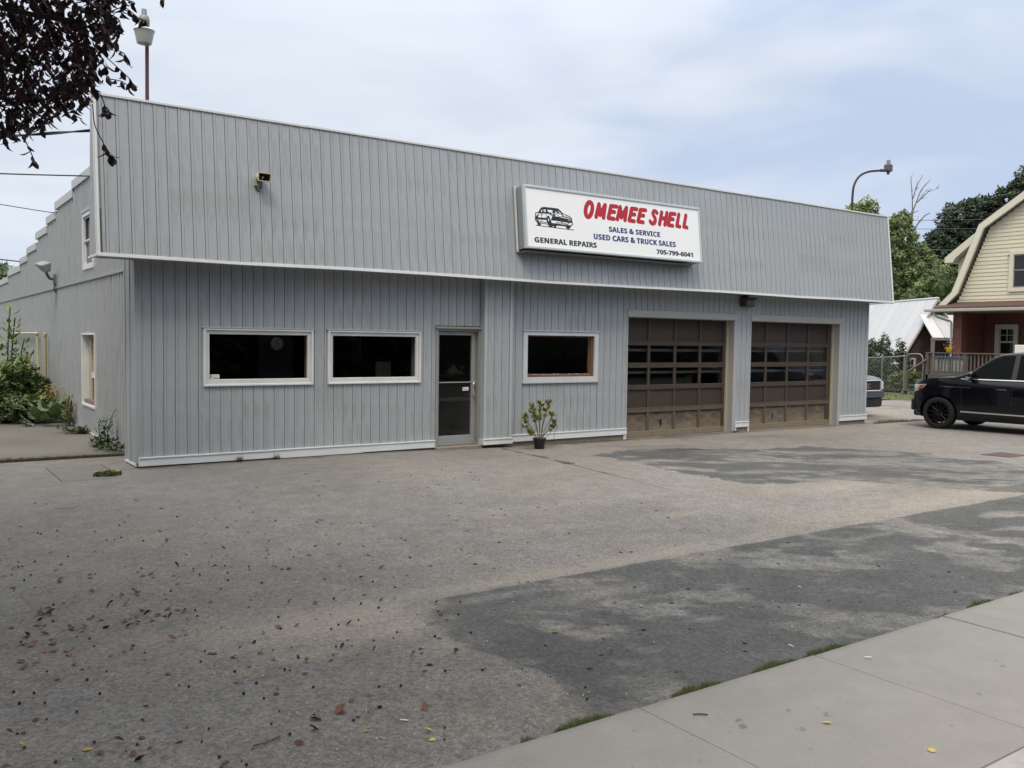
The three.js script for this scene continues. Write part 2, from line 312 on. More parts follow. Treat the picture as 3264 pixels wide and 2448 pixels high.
// one upright board of the siding: a raised batten, a flat, a narrow dark joint
const panelCache = new Map();
function panelGeo(h, xa = 0, xb = PITCH) {
  const key = [h, xa, xb].map((v) => v.toFixed(3)).join();
  if (panelCache.has(key)) return panelCache.get(key);
  const prof = [[0.0005, -0.018], [0.001, 0.006], [0.034, 0.006], [0.036, -0.003], [0.0385, -0.003], [0.040, 0.001], [0.1565, 0.001], [0.157, -0.018]], p = [], uv = [];
  for (let i = 0; i < prof.length - 1; i++) {
    let [x0, z0] = prof[i], [x1, z1] = prof[i + 1];
    if (x1 <= xa || x0 >= xb) continue;
    if (x0 < xa) { z0 = lerp(z0, z1, (xa - x0) / (x1 - x0)); x0 = xa; }
    if (x1 > xb) { z1 = lerp(z0, z1, (xb - x0) / (x1 - x0)); x1 = xb; }
    const q = [[x0, 0, z0], [x1, 0, z1], [x1, h, z1], [x0, h, z0]];
    for (const k of [0, 1, 2, 0, 2, 3]) { p.push(...q[k]); uv.push(q[k][0] / 0.65, q[k][1] / 2.6); }
  }
  const g = new THREE.BufferGeometry(); g.setAttribute('position', new THREE.Float32BufferAttribute(p, 3)); g.setAttribute('uv', new THREE.Float32BufferAttribute(uv, 2)); g.computeVertexNormals();
  panelCache.set(key, g); return g;
}
let panelNo = 0;
function board(parent, x, y0, y1, xa, xb, z = 0) { if (y1 - y0 < 0.03 || xb - xa < 0.012) return; const m = mesh('siding_panel', panelGeo(y1 - y0, xa, xb), sidings[(panelNo++ * 5 + (panelNo % 7)) % 6], parent); m.position.set(x, y0, z); m.rotation.y = 0.007 * Math.sin(panelNo * 12.9898) - 0.003; }
function boards(parent, x0, x1, y0, y1, first, holes = [], z = 0) {     // boards from x0 to x1, cut round the holes [x0, x1, y0, y1]
  for (let x = first; x < x1; x += PITCH) {
    if (x + PITCH <= x0) continue;
    const a = Math.max(x, x0), b = Math.min(x + PITCH, x1), cuts = [a, b];
    for (const h of holes) for (const e of [h[0], h[1]]) if (e > a && e < b) cuts.push(e);
    cuts.sort((p, q) => p - q);
    for (let i = 0; i < cuts.length - 1; i++) {
      const mid = (cuts[i] + cuts[i + 1]) / 2, h = holes.find((q) => mid > q[0] && mid < q[1]);
      if (!h) board(parent, x, y0, y1, cuts[i] - x, cuts[i + 1] - x, z);
      else { board(parent, x, y0, h[2], cuts[i] - x, cuts[i + 1] - x, z); board(parent, x, h[3], y1, cuts[i] - x, cuts[i + 1] - x, z); }
    }
  }
}
const bld = thing('repair_garage', 'long low grey metal sided repair garage with two brown bay doors and a deep fascia', 'garage building');

// front wall with its openings
const W1 = [0.925, 2.620, 1.112, 1.975], W2 = [2.862, 4.540, 1.112, 1.978], W3 = [6.672, 8.460, 1.080, 2.024], DOOR = [4.835, 5.74, 0.02, 2.045], B1 = [9.235, 12.40, -0.28, 2.42], B2 = [12.905, 16.18, -0.28, 2.415];
{
  const s = new THREE.Shape([[0.01, -0.3], [17.3, -0.3], [17.3, WALLTOP], [0.01, WALLTOP]].map((p) => new THREE.Vector2(...p)));
  for (const [a, b, c, d] of [W1, W2, W3, DOOR, B1, B2].map((w, i) => i < 3 ? [w[0] + 0.04, w[1] - 0.04, w[2] + 0.04, w[3] - 0.04] : w)) s.holes.push(new THREE.Path([[a, c], [a, d], [b, d], [b, c]].map((p) => new THREE.Vector2(...p))));
  const wall = mesh('front_wall', new THREE.ExtrudeGeometry(s, { depth: 0.235, bevelEnabled: false }).translate(0, 0, -0.251), backing, bld);
  boards(wall, 0.05, 4.835, 0.10, WALLTOP, 0.0465, [W1, W2]);
  boards(wall, 4.835, 5.74, 2.09, WALLTOP, 0.0465 + 29 * PITCH);
  boards(wall, 6.345, 9.21, 0.115, WALLTOP, 6.345, [W3]);
  boards(wall, 9.21, 12.43, 2.50, WALLTOP, 6.345);
  boards(wall, 12.43, 12.885, 0.10, WALLTOP, 12.43);
  boards(wall, 12.885, 16.21, 2.495, WALLTOP, 12.43);
  boards(wall, 16.21, 17.26, 0.10, WALLTOP, 16.21);
  mesh('foundation', merge([span(0.03, 4.83, -0.35, 0.0, -0.25, -0.006), span(6.3, 9.20, -0.35, 0.05, -0.25, -0.004), span(12.42, 12.9, -0.35, 0.05, -0.25, -0.004), span(16.2, 17.28, -0.35, 0.05, -0.25, -0.004), span(4.84, 6.4, -0.35, -0.005, -0.24, 0.03, 0.01)]), concreteM, bld);
  // projecting pier beside the door
  const pier = mesh('pier', span(5.748, 6.335, 0.0, WALLTOP, -0.2, 0.118), backing, bld);
  boards(pier, 5.79, 6.285, 0.09, WALLTOP, 5.79, [], 0.135);
  mesh('corner_trim', merge([span(5.74, 5.792, 0.09, WALLTOP, -0.02, 0.147, 0.004), span(6.283, 6.34, 0.09, WALLTOP, -0.02, 0.147, 0.004)]), plainGrey, bld);
  mesh('corner_trim', span(17.255, 17.312, 0.1, WALLTOP, -0.09, 0.013, 0.004), plainGrey, bld);
  // white base flashing
  const flash = (x0, x1, y0, y1, z) => mesh('base_strip', merge([span(x0, x1, y0, y1 - 0.012, z - 0.03, z + 0.022, 0.003), span(x0 + 0.003, x1 - 0.003, y1 - 0.018, y1, z - 0.03, z + 0.034, 0.003)]), whiteTrim, bld);
  flash(0.02, 1.985, 0.0, 0.125, 0.012); flash(1.975, 3.46, -0.012, 0.128, 0.016); flash(3.455, 4.825, -0.004, 0.124, 0.013);
  flash(5.722, 6.352, -0.002, 0.105, 0.155); flash(6.36, 9.232, 0.004, 0.132, 0.012); flash(12.435, 12.89, 0.0, 0.122, 0.012); flash(16.2, 17.335, -0.014, 0.112, 0.012);
  mesh('base_strip', merge([span(9.158, 9.233, -0.115, 0.004, 0.0, 0.02), span(12.435, 12.485, -0.115, 0.0, 0.0, 0.02), span(12.86, 12.91, -0.13, 0.0, 0.0, 0.02), span(5.722, 5.742, 0.0, 0.1, 0.0, 0.13)]), dirtyWhite, bld);
  // left corner of the false front: it stands a little outside the long side wall
  mesh('corner_post', merge([span(0.0, 0.215, 0.03, WALLTOP, -0.72, -0.02), span(-0.012, 0.062, 0.03, WALLTOP, -0.06, 0.012, 0.01), span(-0.010, 0.0, 0.03, WALLTOP, -0.40, -0.35), span(-0.010, 0.0, 0.03, WALLTOP, -0.72, -0.66)]), sidings[2], bld);
  mesh('base_strip', span(-0.016, 0.01, 0.0, 0.03, -0.70, -0.01), whiteTrim, bld);
}
// soffit and fascia (it leans back a little)
const FY = 2.9014, FZ = 0.45, FL = Math.hypot(2.1621, 0.2338), FA = -Math.atan(0.2338 / 2.1621);
{
  mesh('soffit', span(-0.54, 17.64, 2.912, 2.935, -0.2, 0.43), S([0.27, 0.28, 0.29], 0.7), bld);
  const f = mesh('fascia', span(-0.54, 17.64, 0.0, FL - 0.005, -0.075, -0.0175), backing, bld);
  f.position.set(0, FY, FZ); f.rotation.x = FA;
  boards(f, -0.50, 17.60, 0.03, FL - 0.006, -0.422 - 0.0325 - PITCH);
  const trims = [f.position, FA];
  const place = (m) => { m.position.copy(trims[0]); m.rotation.x = trims[1]; return m; };
  setSeed(31);
  const lower = [], cap = [];
  let x = -0.565; let o = 0;
  while (x < 17.66) { const x1 = Math.min(17.665, x + rr(1.6, 2.7)), o1 = rr(-0.012, 0.012); const g = span(x, x1 + 0.004, -0.012, 0.033, -0.02, 0.022, 0.004), p = g.attributes.position; for (let i = 0; i < p.count; i++) p.setY(i, p.getY(i) + lerp(o, o1, (p.getX(i) - x) / (x1 - x))); lower.push(g); x = x1; o = o1; }
  x = -0.57; o = 0;
  while (x < 17.66) { const x1 = Math.min(17.67, x + rr(2.2, 3.4)), o1 = rr(-0.008, 0.010); const g = span(x, x1 + 0.02, FL - 0.028, FL + 0.006, -0.16, 0.022, 0.004), p = g.attributes.position; for (let i = 0; i < p.count; i++) p.setY(i, p.getY(i) + lerp(o, o1, (p.getX(i) - x) / (x1 - x))); cap.push(g); x = x1; o = o1 + rr(-0.004, 0.004); }
  place(mesh('lower_trim', merge(lower), whiteTrim, bld)); place(mesh('top_cap', merge(cap), dirtyWhite, bld));
  place(mesh('corner_trim', merge([span(-0.562, -0.530, -0.01, FL, -0.018, 0.014, 0.003), span(-0.566, -0.548, -0.01, FL, -0.10, -0.065, 0.003)]), whiteTrim, bld));
  place(mesh('corner_trim', merge([span(17.605, 17.66, -0.01, FL, -0.06, 0.014, 0.003)]), whiteTrim, bld));
  for (const [xa, xb] of [[-0.553, -0.50], [17.60, 17.652]]) mesh('fascia_end', new THREE.ExtrudeGeometry(new THREE.Shape([[-0.43, 2.905], [0.2, 2.94], [0.05, 5.045], [-0.205, 5.05]].map((p) => new THREE.Vector2(...p))), { depth: xb - xa, bevelEnabled: false }).rotateY(Math.PI / 2).translate(xa, 0, 0), sidings[4], bld);
  mesh('lower_trim', span(-0.575, -0.535, 2.895, 2.925, -0.2, 0.44, 0.003), whiteTrim, bld);
  mesh('roof', merge([span(-0.5, 17.6, 4.99, 5.02, -0.3, 0.2), span(0.3, 17.2, 3.3, 3.4, -24, -0.3)]), S([0.2, 0.2, 0.2], 0.9), bld);
}
// long left wall with stepped parapet, ribbed sheets in two tiers
{
  const steps = [[-0.25, 4.88], [-6.31, 4.72], [-8.52, 4.53], [-9.83, 4.34], [-11.63, 4.1], [-13.36, 3.925], [-14.88, 3.75], [-17.95, 3.58], [-20.65, 3.42], [-24, 3.42]];
  const X = 0.22, topAt = (z) => { for (let i = steps.length - 1; i >= 0; i--) if (z <= steps[i][0]) return steps[i][1]; return steps[0][1]; };
  const U = [-5.28, -4.22, 3.08, 4.10], L = [-5.50, -4.20, 0.52, 1.86];
  const out = [[-0.25, -0.3]]; for (let i = 0; i < steps.length - 1; i++) out.push([steps[i][0], steps[i][1] - 0.1], [steps[i + 1][0], steps[i][1] - 0.1]); out.push([-24, -0.3]);
  const sh = new THREE.Shape(out.map(([z, y]) => new THREE.Vector2(-z, y)));
  for (const [a, b, c, d] of [U, L]) sh.holes.push(new THREE.Path([[-a, c], [-a, d], [-b, d], [-b, c]].map((p) => new THREE.Vector2(...p))));
  // shape x = -z; turn so that it lies in the y-z plane
  mesh('side_wall', new THREE.ExtrudeGeometry(sh, { depth: 0.3, bevelEnabled: false }).rotateY(Math.PI / 2).translate(X + 0.026, 0, 0), backing, bld);
  const P2 = 0.2027, up = [], low = [];
  const rib = (z, y0, y1, list, off) => {
    if (y1 - y0 < 0.02) return;
    const prof = [[0, 0], [0.001, 0.024], [0.026, 0.024], [0.028, -0.002], [0.044, -0.024], [0.072, -0.024], [0.098, 0], [P2, 0]], p = [], uv = [];
    for (let i = 0; i < prof.length - 1; i++) {
      const [a, xa] = prof[i], [b, xb] = prof[i + 1], q = [[X + off + xa, y0, z - a], [X + off + xb, y0, z - b], [X + off + xb, y1, z - b], [X + off + xa, y1, z - a]];
      for (const k of [0, 2, 1, 0, 3, 2]) { p.push(...q[k]); uv.push(q[k][2] / 0.65, q[k][1] / 2.6); }
    }
    const g = new THREE.BufferGeometry(); g.setAttribute('position', new THREE.Float32BufferAttribute(p, 3)); g.setAttribute('uv', new THREE.Float32BufferAttribute(uv, 2)); g.computeVertexNormals(); list.push(g);
  };
  for (let z = -0.70; z > -23.9; z -= P2) {
    const zc = z - P2 / 2, t = topAt(z - P2) - 0.06, hU = zc > U[0] && zc < U[1], hL = zc > L[0] && zc < L[1];
    if (hU) { rib(z, 2.89, U[2], up, -0.004); rib(z, U[3], t, up, -0.004); } else rib(z, 2.89, t, up, -0.004);
    if (hL) { rib(z, 0.02, L[2], low, 0); rib(z, L[3], 2.87, low, 0); } else rib(z, 0.02, 2.87, low, 0);
  }
  const kind = (m) => { m.userData.kind = 'stuff'; return m; };
  kind(mesh('ribbed_siding', merge(up), sidings[1], bld)); kind(mesh('ribbed_siding', merge(low), sidings[3], bld));
  mesh('seam_flashing', span(X - 0.035, X + 0.01, 2.845, 2.895, -24, -0.72, 0.004), S([0.30, 0.31, 0.325], 0.6), bld);
  for (let i = 0; i < steps.length - 1; i++) mesh('parapet_cap', merge([span(X - 0.045, X + 0.36, steps[i][1] - 0.17, steps[i][1], steps[i + 1][0] - 0.01, steps[i][0] + (i ? 0.03 : 0), 0.006)]), S([0.47, 0.48, 0.49], 0.5), bld);
  mesh('base_strip', span(X - 0.028, X + 0.01, -0.0, 0.045, -24, -0.73), dirtyWhite, bld);
  mesh('right_wall', span(17.0, 17.295, -0.3, 4.85, -24, -0.252), plainGrey, bld); mesh('back_wall', span(0.5, 17.0, -0.3, 3.4, -24, -23.7), plainGrey, bld);
  // upstairs sash window
  const w = sub('side_window', bld);
  mesh('frame', ring(-U[1] - 0.02, -U[0] + 0.02, U[2] - 0.02, U[3] + 0.02, 0.09, 0.09, 0.10, 0.09, -0.03, 0.03).rotateY(-Math.PI / 2).translate(X - 0.01, 0, 0).scale(1, 1, -1).rotateX(0).translate(0, 0, 0), whiteTrim, w);
  const side = (g) => { const p = g.attributes.position; for (let i = 0; i < p.count; i++) { const a = p.getX(i), c = p.getZ(i); p.setX(i, X - c); p.setZ(i, a); } const id = g.index; if (g.attributes.normal) g.computeVertexNormals(); return g; };
  w.clear();
  mesh('frame', side(ring(U[0] - 0.02, U[1] + 0.02, U[2] - 0.02, U[3] + 0.02, 0.08, 0.08, 0.10, 0.08, -0.03, 0.03)), whiteTrim, w);
  mesh('sash', side(merge([ring(U[0] + 0.05, U[1] - 0.05, 3.58, U[3] - 0.05, 0.03, 0.03, 0.04, 0.04, -0.02, 0.005), ring(U[0] + 0.05, U[1] - 0.05, U[2] + 0.06, 3.60, 0.03, 0.03, 0.04, 0.04, -0.04, -0.02)])), dirtyWhite, w);
  mesh('pane', side(span(U[0] + 0.06, U[1] - 0.06, U[2] + 0.08, U[3] - 0.06, -0.05, -0.04)), Ph([0.012, 0.013, 0.014], 0.05), w);
  mesh('head_flashing', side(span(U[0] - 0.05, U[1] + 0.05, U[3] + 0.02, U[3] + 0.075, -0.01, 0.045)), plainGrey, w);
  // ground floor window in a deep boxed reveal
  const l = sub('side_window', bld);
  mesh('frame', side(ring(L[0] - 0.02, L[1] + 0.02, L[2] - 0.02, L[3] + 0.02, 0.035, 0.035, 0.045, 0.035, -0.13, 0.028)), whiteTrim, l);
  mesh('inner_frame', side(ring(L[0] + 0.02, L[1] - 0.02, L[2] + 0.03, L[3] - 0.02, 0.20, 0.10, 0.06, 0.05, -0.15, -0.105)), S([0.46, 0.41, 0.30], 0.9, { map: concreteM.map }), l);
  mesh('blind', side(span(L[0] + 0.14, L[1] - 0.1, 1.12, L[3] - 0.05, -0.15, -0.135)), S([0.42, 0.37, 0.25], 0.9, { map: concreteM.map }), l);
  mesh('sash_rail', side(span(L[0] + 0.14, L[1] - 0.1, 1.03, 1.13, -0.145, -0.115)), whiteTrim, l);
  mesh('pane', side(span(L[0] + 0.14, L[1] - 0.1, L[2] + 0.08, 1.05, -0.15, -0.14)), Ph([0.015, 0.015, 0.017], 0.08), l);
  mesh('sill', side(span(L[0] + 0.02, L[1] - 0.02, L[2] + 0.02, L[2] + 0.10, -0.14, -0.02)), S([0.20, 0.15, 0.12], 0.95, { map: concreteM.map }), l);
}
// white framed office windows
function officeWindow([x0, x1, y0, y1], sticker) {
  const w = sub('office_window', bld);
  mesh('frame', ring(x0, x1, y0, y1, 0.036, 0.036, 0.036, 0.036, -0.02, 0.036, 0.008), whiteTrim, w);
  mesh('sash', ring(x0 + 0.03, x1 - 0.03, y0 + 0.03, y1 - 0.03, 0.062, 0.062, 0.075, 0.062, -0.05, 0.008, 0.008), dirtyWhite, w);
  mesh('gasket', ring(x0 + 0.085, x1 - 0.085, y0 + 0.098, y1 - 0.085, 0.008, 0.008, 0.008, 0.008, -0.048, -0.03, 0.001), S([0.02, 0.02, 0.02]), w);
  mesh('pane', new THREE.PlaneGeometry(x1 - x0 - 0.17, y1 - y0 - 0.17).translate((x0 + x1) / 2, (y0 + y1) / 2, -0.045), glassM, w);
  mesh('head_flashing', span(x0 - 0.02, x1 + 0.02, y1 - 0.002, y1 + 0.016, 0.0, 0.045, 0.003), plainGrey, w);
  if (sticker) mesh('sticker', new THREE.PlaneGeometry(0.135, 0.062).translate(x0 + 0.095 + 0.085, y0 + 0.105 + 0.04, -0.041), stickerM, w);
}
const stickerM = (() => {
  const c = document.createElement('canvas'); c.width = 128; c.height = 60; const k = c.getContext('2d');
  k.fillStyle = '#dfe3e4'; k.fillRect(0, 0, 128, 60); k.strokeStyle = '#3a3f46'; k.lineWidth = 5; k.beginPath(); k.arc(21, 26, 13, 0, 7); k.stroke(); k.fillStyle = '#7c3a3a'; k.fillRect(15, 21, 12, 9);
  k.fillStyle = '#8fa0bb'; k.fillRect(44, 14, 70, 5); k.fillRect(44, 26, 58, 4); k.fillStyle = '#2f4a86'; k.fillRect(42, 42, 74, 9);
  const t = new THREE.CanvasTexture(c); t.colorSpace = THREE.SRGBColorSpace; return new THREE.MeshStandardMaterial({ map: t, roughness: 0.5 });
})();
officeWindow(W1, true); officeWindow(W2, false);
{
  const [x0, x1, y0, y1] = W3, w = sub('workshop_window', bld);
  mesh('frame', ring(x0, x1, y0, y1, 0.095, 0.095, 0.095, 0.075, -0.02, 0.028, 0.004), S([0.60, 0.625, 0.64], 0.6, { map: whiteTrim.map }), w);
  const wood = S([0.17, 0.095, 0.060], 0.85, { map: tex(128, 128, (i, j) => 0.55 + 0.8 * fbm(i / 30, j / 5, 4, 3), true, true) });
  mesh('wooden_sash', merge([ring(x0 + 0.085, x1 - 0.085, y0 + 0.085, y1 - 0.065, 0.03, 0.055, 0.055, 0.03, -0.09, -0.035, 0.004), ring(x0 + 0.11, x1 - 0.13, y0 + 0.135, y1 - 0.09, 0.012, 0.03, 0.015, 0.012, -0.11, -0.075, 0.003)]), wood, w);
  setSeed(8); const chips = []; for (let i = 0; i < 26; i++) { const x = rr(x0 + 0.13, x1 - 0.2); chips.push(span(x, x + rr(0.02, 0.09), y0 + 0.136, y0 + 0.136 + rr(0.006, 0.02), -0.082, -0.066)); }
  mesh('flaking_putty', merge(chips), S([0.55, 0.45, 0.38], 0.95), w);
  mesh('pane', new THREE.PlaneGeometry(x1 - x0 - 0.23, y1 - y0 - 0.21).translate((x0 + x1) / 2, (y0 + y1) / 2, -0.10), glassM, w);
  mesh('head_flashing', merge([span(x0 - 0.02, x1 + 0.02, y1 - 0.002, y1 + 0.022, 0.0, 0.045, 0.003), span(x0 - 0.015, x1 - 0.0, y0 - 0.02, y0 + 0.002, 0.0, 0.04, 0.003)]), plainGrey, w);
}
// glazed office door
{
  const d = sub('office_door', bld), alu = S([0.40, 0.42, 0.44], 0.42, { metalness: 0.35, map: whiteTrim.map }), rust = S([0.10, 0.045, 0.03], 0.9);
  mesh('door_frame', merge([span(4.838, 4.878, 0.0, 2.04, -0.16, 0.02, 0.004), span(5.70, 5.738, 0.0, 2.04, -0.16, 0.02, 0.004), span(4.838, 5.738, 1.995, 2.042, -0.16, 0.0, 0.004), span(4.82, 5.75, 2.036, 2.075, -0.03, 0.05, 0.006)]), S([0.30, 0.295, 0.28], 0.6, { map: whiteTrim.map }), d);
  const leaf = ring(4.886, 5.694, 0.045, 1.99, 0.062, 0.082, 0.125, 0.062, -0.115, -0.07, 0.004);
  mesh('leaf', leaf, alu, d);
  mesh('cross_bar', span(4.945, 5.615, 1.095, 1.113, -0.10, -0.066, 0.003), alu, d);
  mesh('pane', new THREE.PlaneGeometry(0.68, 1.78).translate(5.28, 1.05, -0.092), glassM, d);
  for (const y of [1.76, 1.0, 0.22]) mesh('hinge', merge([bar([4.884, y - 0.075, -0.058], [4.884, y + 0.075, -0.058], 0.011), span(4.866, 4.90, y - 0.07, y + 0.07, -0.069, -0.062)]), rust, d);
  mesh('handle', tube([[5.655, 1.105, -0.07], [5.655, 1.105, -0.02], [5.628, 1.095, -0.005], [5.606, 1.06, 0.0], [5.604, 0.98, 0.0], [5.604, 0.92, 0.0], [5.628, 0.885, -0.005], [5.655, 0.875, -0.02], [5.655, 0.875, -0.07]], 0.0115, 40, 8), S([0.72, 0.74, 0.76], 0.25, { metalness: 0.8 }), d);
  mesh('lock', merge([bar([5.66, 1.0, -0.072], [5.66, 1.0, -0.058], 0.016, 0.016, 12)]), S([0.06, 0.06, 0.06], 0.4, { metalness: 0.5 }), d);
  mesh('latch_box', span(5.55, 5.60, 0.87, 0.90, -0.115, -0.096), S([0.03, 0.03, 0.035], 0.5), d);
  mesh('sticker', new THREE.PlaneGeometry(0.125, 0.062).translate(5.50, 0.985, -0.086), stickerM, d);
  mesh('threshold', span(4.86, 5.72, 0.0, 0.043, -0.2, -0.03, 0.005), S([0.33, 0.32, 0.29], 0.5, { metalness: 0.4 }), d);
  mesh('door_step', span(4.82, 5.76, -0.2, 0.0, -0.05, 0.10, 0.02), concreteM, d);
}
// brown sectional bay doors
const browns = [[0.042, 0.031, 0.024], [0.047, 0.034, 0.026], [0.038, 0.029, 0.024]];
const woodT = tex(256, 256, (i, j) => 0.50 + 0.5 * tiledNoise(i / 16, j / 2, 16, 4) * 0.6 + 0.75 * fbm(i / 34, j / 30, 4, 8), true, true);
const grimeT = tex(512, 256, (i, j) => { const n = fbm(i / 40, j / 26, 4, 6), n2 = fbm(i / 9, j / 60, 3, 16), t = sstep(1.0, 0.05, j / 256 + 0.7 * (n - 0.5) + 0.2 * (n2 - 0.5)), k = 0.85 + 0.3 * n2; return [lerp(0.058, 0.195, t) * k, lerp(0.046, 0.156, t) * k, lerp(0.035, 0.111, t) * k]; }, true, true), grimeM = S([1, 1, 1], 0.85, { map: grimeT });
function uvGrime(g) { const p = g.attributes.position, uv = g.attributes.uv; for (let i = 0; i < p.count; i++) uv.setXY(i, (p.getX(i) + p.getZ(i)) * 0.45, (p.getY(i) + 0.1) / 0.62); return g; }
const bodyBrown = browns.map((c) => S(c, 0.75, { map: woodT })), railBrown = S([0.056, 0.042, 0.032], 0.75, { map: woodT }), railPale = S([0.098, 0.080, 0.060], 0.85, { map: woodT }), sillTan = S([0.21, 0.172, 0.125], 0.9, { map: woodT });
function uvBox(g, k = 0.8) { const p = g.attributes.position, uv = g.attributes.uv; for (let i = 0; i < p.count; i++) uv.setXY(i, (p.getX(i) + p.getZ(i)) * k, p.getY(i) * k); return g; }
function bayDoor(x0, first, pitch, xEnd, handleCol, handleMat) {
  const d = sub('bay_door', bld), z = -0.235, rows = [[1.879, 2.42, 'panel'], [1.424, 1.784, 'pane'], [0.968, 1.325, 'pane'], [0.501, 0.873, 'panel'], [0.022, 0.405, 'low']], rails = [[1.784, 1.879], [1.325, 1.424], [0.873, 0.968], [0.405, 0.501]];
  rails.forEach(([a, b], i) => { mesh('rail', uvBox(span(x0, xEnd, a, b, z, z + 0.042, 0.005)), i === 3 ? railPale : railBrown, d); if (i) mesh('dusty_ledge', uvBox(span(x0, xEnd, b - 0.008, b + 0.004, z, z + 0.046, 0.003)), railPale, d); });
  mesh('bottom_rail', uvBox(span(x0, xEnd, -0.10, 0.022, z, z + 0.044, 0.005)), sillTan, d);
  mesh('rubber_seal', span(x0, xEnd, -0.14, -0.098, z + 0.005, z + 0.035), S([0.03, 0.028, 0.026], 0.9), d);
  for (let c = 0; c < 4; c++) {
    const a = Math.max(x0, first + c * pitch), b = first + c * pitch + pitch - 0.068;
    for (const [y0, y1, kind] of rows) {
      if (kind === 'pane') mesh('pane', new THREE.PlaneGeometry(b - a + 0.02, y1 - y0 + 0.02).translate((a + b) / 2, (y0 + y1) / 2, z + 0.012), glassM, d);
      else mesh('panel', (kind === 'low' ? uvGrime : uvBox)(span(a - 0.01, b + 0.01, y0 - 0.01, y1 + 0.01, z - 0.004, z + 0.012)), kind === 'low' ? grimeM : bodyBrown[c % 3], d);
      if (c < 3) mesh('stile', uvBox(span(b, b + 0.068, y0, y1, z, z + 0.038, 0.005)), kind === 'low' ? railPale : railBrown, d);
    }
  }
  for (const y of [1.66, 1.20]) mesh('inner_strut', span(x0 + 0.02, xEnd - 0.02, y, y + 0.055, z - 0.10, z - 0.06, 0.004), S([0.055, 0.06, 0.068], 0.7), d);
  const e = first + 4 * pitch - 0.068; mesh('stile', uvBox(span(e, xEnd, -0.10, 2.42, z - 0.002, z + 0.039, 0.005)), railBrown, d);
  if (first - x0 > 0.02) mesh('stile', uvBox(span(x0, first, -0.10, 2.42, z - 0.002, z + 0.039, 0.005)), railBrown, d);
  mesh('handle', merge([span(handleCol - 0.03, handleCol + 0.03, 0.15, 0.25, z + 0.012, z + 0.03, 0.008), bar([handleCol - 0.005, 0.12, z + 0.035], [handleCol + 0.01, 0.25, z + 0.035], 0.012)]), handleMat, d);
  return d;
}
bayDoor(9.24, 9.30, 0.752, 12.36, 10.40, S([0.015, 0.015, 0.015], 0.7)).userData.label = 'left bay door with a black handle';
bayDoor(12.92, 12.955, 0.765, 16.10, 13.99, S([0.03, 0.07, 0.30], 0.6)).userData.label = 'right bay door with a blue handle';
{
  const cap = S([0.42, 0.425, 0.42], 0.6, { map: whiteTrim.map }), jambM = S([0.42, 0.42, 0.425], 0.7, { map: whiteTrim.map }), cream = S([0.46, 0.42, 0.30], 0.8, { map: concreteM.map });
  for (const [a, b] of [[9.21, 12.43], [12.885, 16.21]]) {
    mesh('bay_header', merge([span(a, b, 2.352, 2.50, -0.03, 0.022, 0.012), span(a, b, 2.345, 2.37, -0.25, 0.0)]), cap, bld);
    mesh('bay_jamb', merge([span(b - 0.075, b, -0.13, 2.352, -0.20, 0.012, 0.006), span(a, a + 0.03, -0.1, 2.352, -0.22, 0.012, 0.004)]), jambM, bld);
    mesh('door_stop', span(b - 0.115, b - 0.075, -0.13, 2.35, -0.20, -0.155, 0.004), cream, bld);
  }
}
// dim rooms behind the glass
{
  const dark = S([0.055, 0.055, 0.058], 0.9), r = sub('interior', bld);
  mesh('interior_floor', span(0.5, 17.0, -0.32, -0.11, -9, -0.26), S([0.28, 0.28, 0.27], 0.6), r);
  mesh('office_floor', span(0.5, 6.0, -0.11, 0.0, -9, -0.26), S([0.34, 0.36, 0.32], 0.4), r);
  mesh('interior_back', span(0.5, 6.0, -0.3, 3.0, -9.2, -9.0), dark, r); mesh('interior_back', span(6.12, 17.0, -0.3, 3.0, -6.2, -6.0), S([0.20, 0.215, 0.24], 0.8), r); mesh('ceiling', span(0.5, 17.0, 2.94, 3.1, -9.2, -0.26), dark, r);
  mesh('partition', span(6.0, 6.12, -0.1, 2.94, -9, -0.26), dark, r);
  mesh('counter', merge([span(4.6, 5.9, 0.0, 1.0, -3.6, -3.0, 0.01), span(4.5, 5.95, 1.0, 1.05, -3.7, -2.95, 0.01)]), S([0.16, 0.13, 0.10], 0.6), r);
  mesh('shelf_unit', merge([span(4.7, 4.75, 0, 2.0, -4.4, -4.0), span(5.3, 5.35, 0, 2.0, -4.4, -4.0), span(4.7, 5.35, 0.5, 0.54, -4.4, -4.0), span(4.7, 5.35, 1.2, 1.24, -4.4, -4.0), span(4.7, 5.35, 1.9, 1.94, -4.4, -4.0)]), S([0.3, 0.31, 0.30], 0.7), r);
  mesh('inner_panel', merge([span(5.35, 5.55, 0, 2.2, -1.7, -1.65), span(4.98, 5.30, 0, 1.4, -2.6, -2.55)]), S([0.5, 0.52, 0.48], 0.6), r);
}
const clockT = thing('wall_clock', 'round pale wall clock seen dimly through the left office window', 'clock', [2.62, 1.74, -1.6]);
mesh('back_post', span(-0.3, 0.3, -1.75, 1.15, -0.1, -0.04), S([0.05, 0.05, 0.055]), bld.getObjectByName('interior')).position.set(2.62, 1.74, -1.6);
mesh('clock_face', new THREE.CylinderGeometry(0.105, 0.105, 0.02, 32).rotateX(Math.PI / 2), S([0.6, 0.6, 0.6]), clockT);
mesh('clock_rim', new THREE.TorusGeometry(0.108, 0.012, 8, 32), S([0.25, 0.25, 0.25]), clockT);
mesh('clock_hands', merge([span(-0.004, 0.004, 0, 0.075, 0.011, 0.014), span(0, 0.05, -0.004, 0.004, 0.011, 0.014)]), S([0.03, 0.03, 0.03]), clockT);

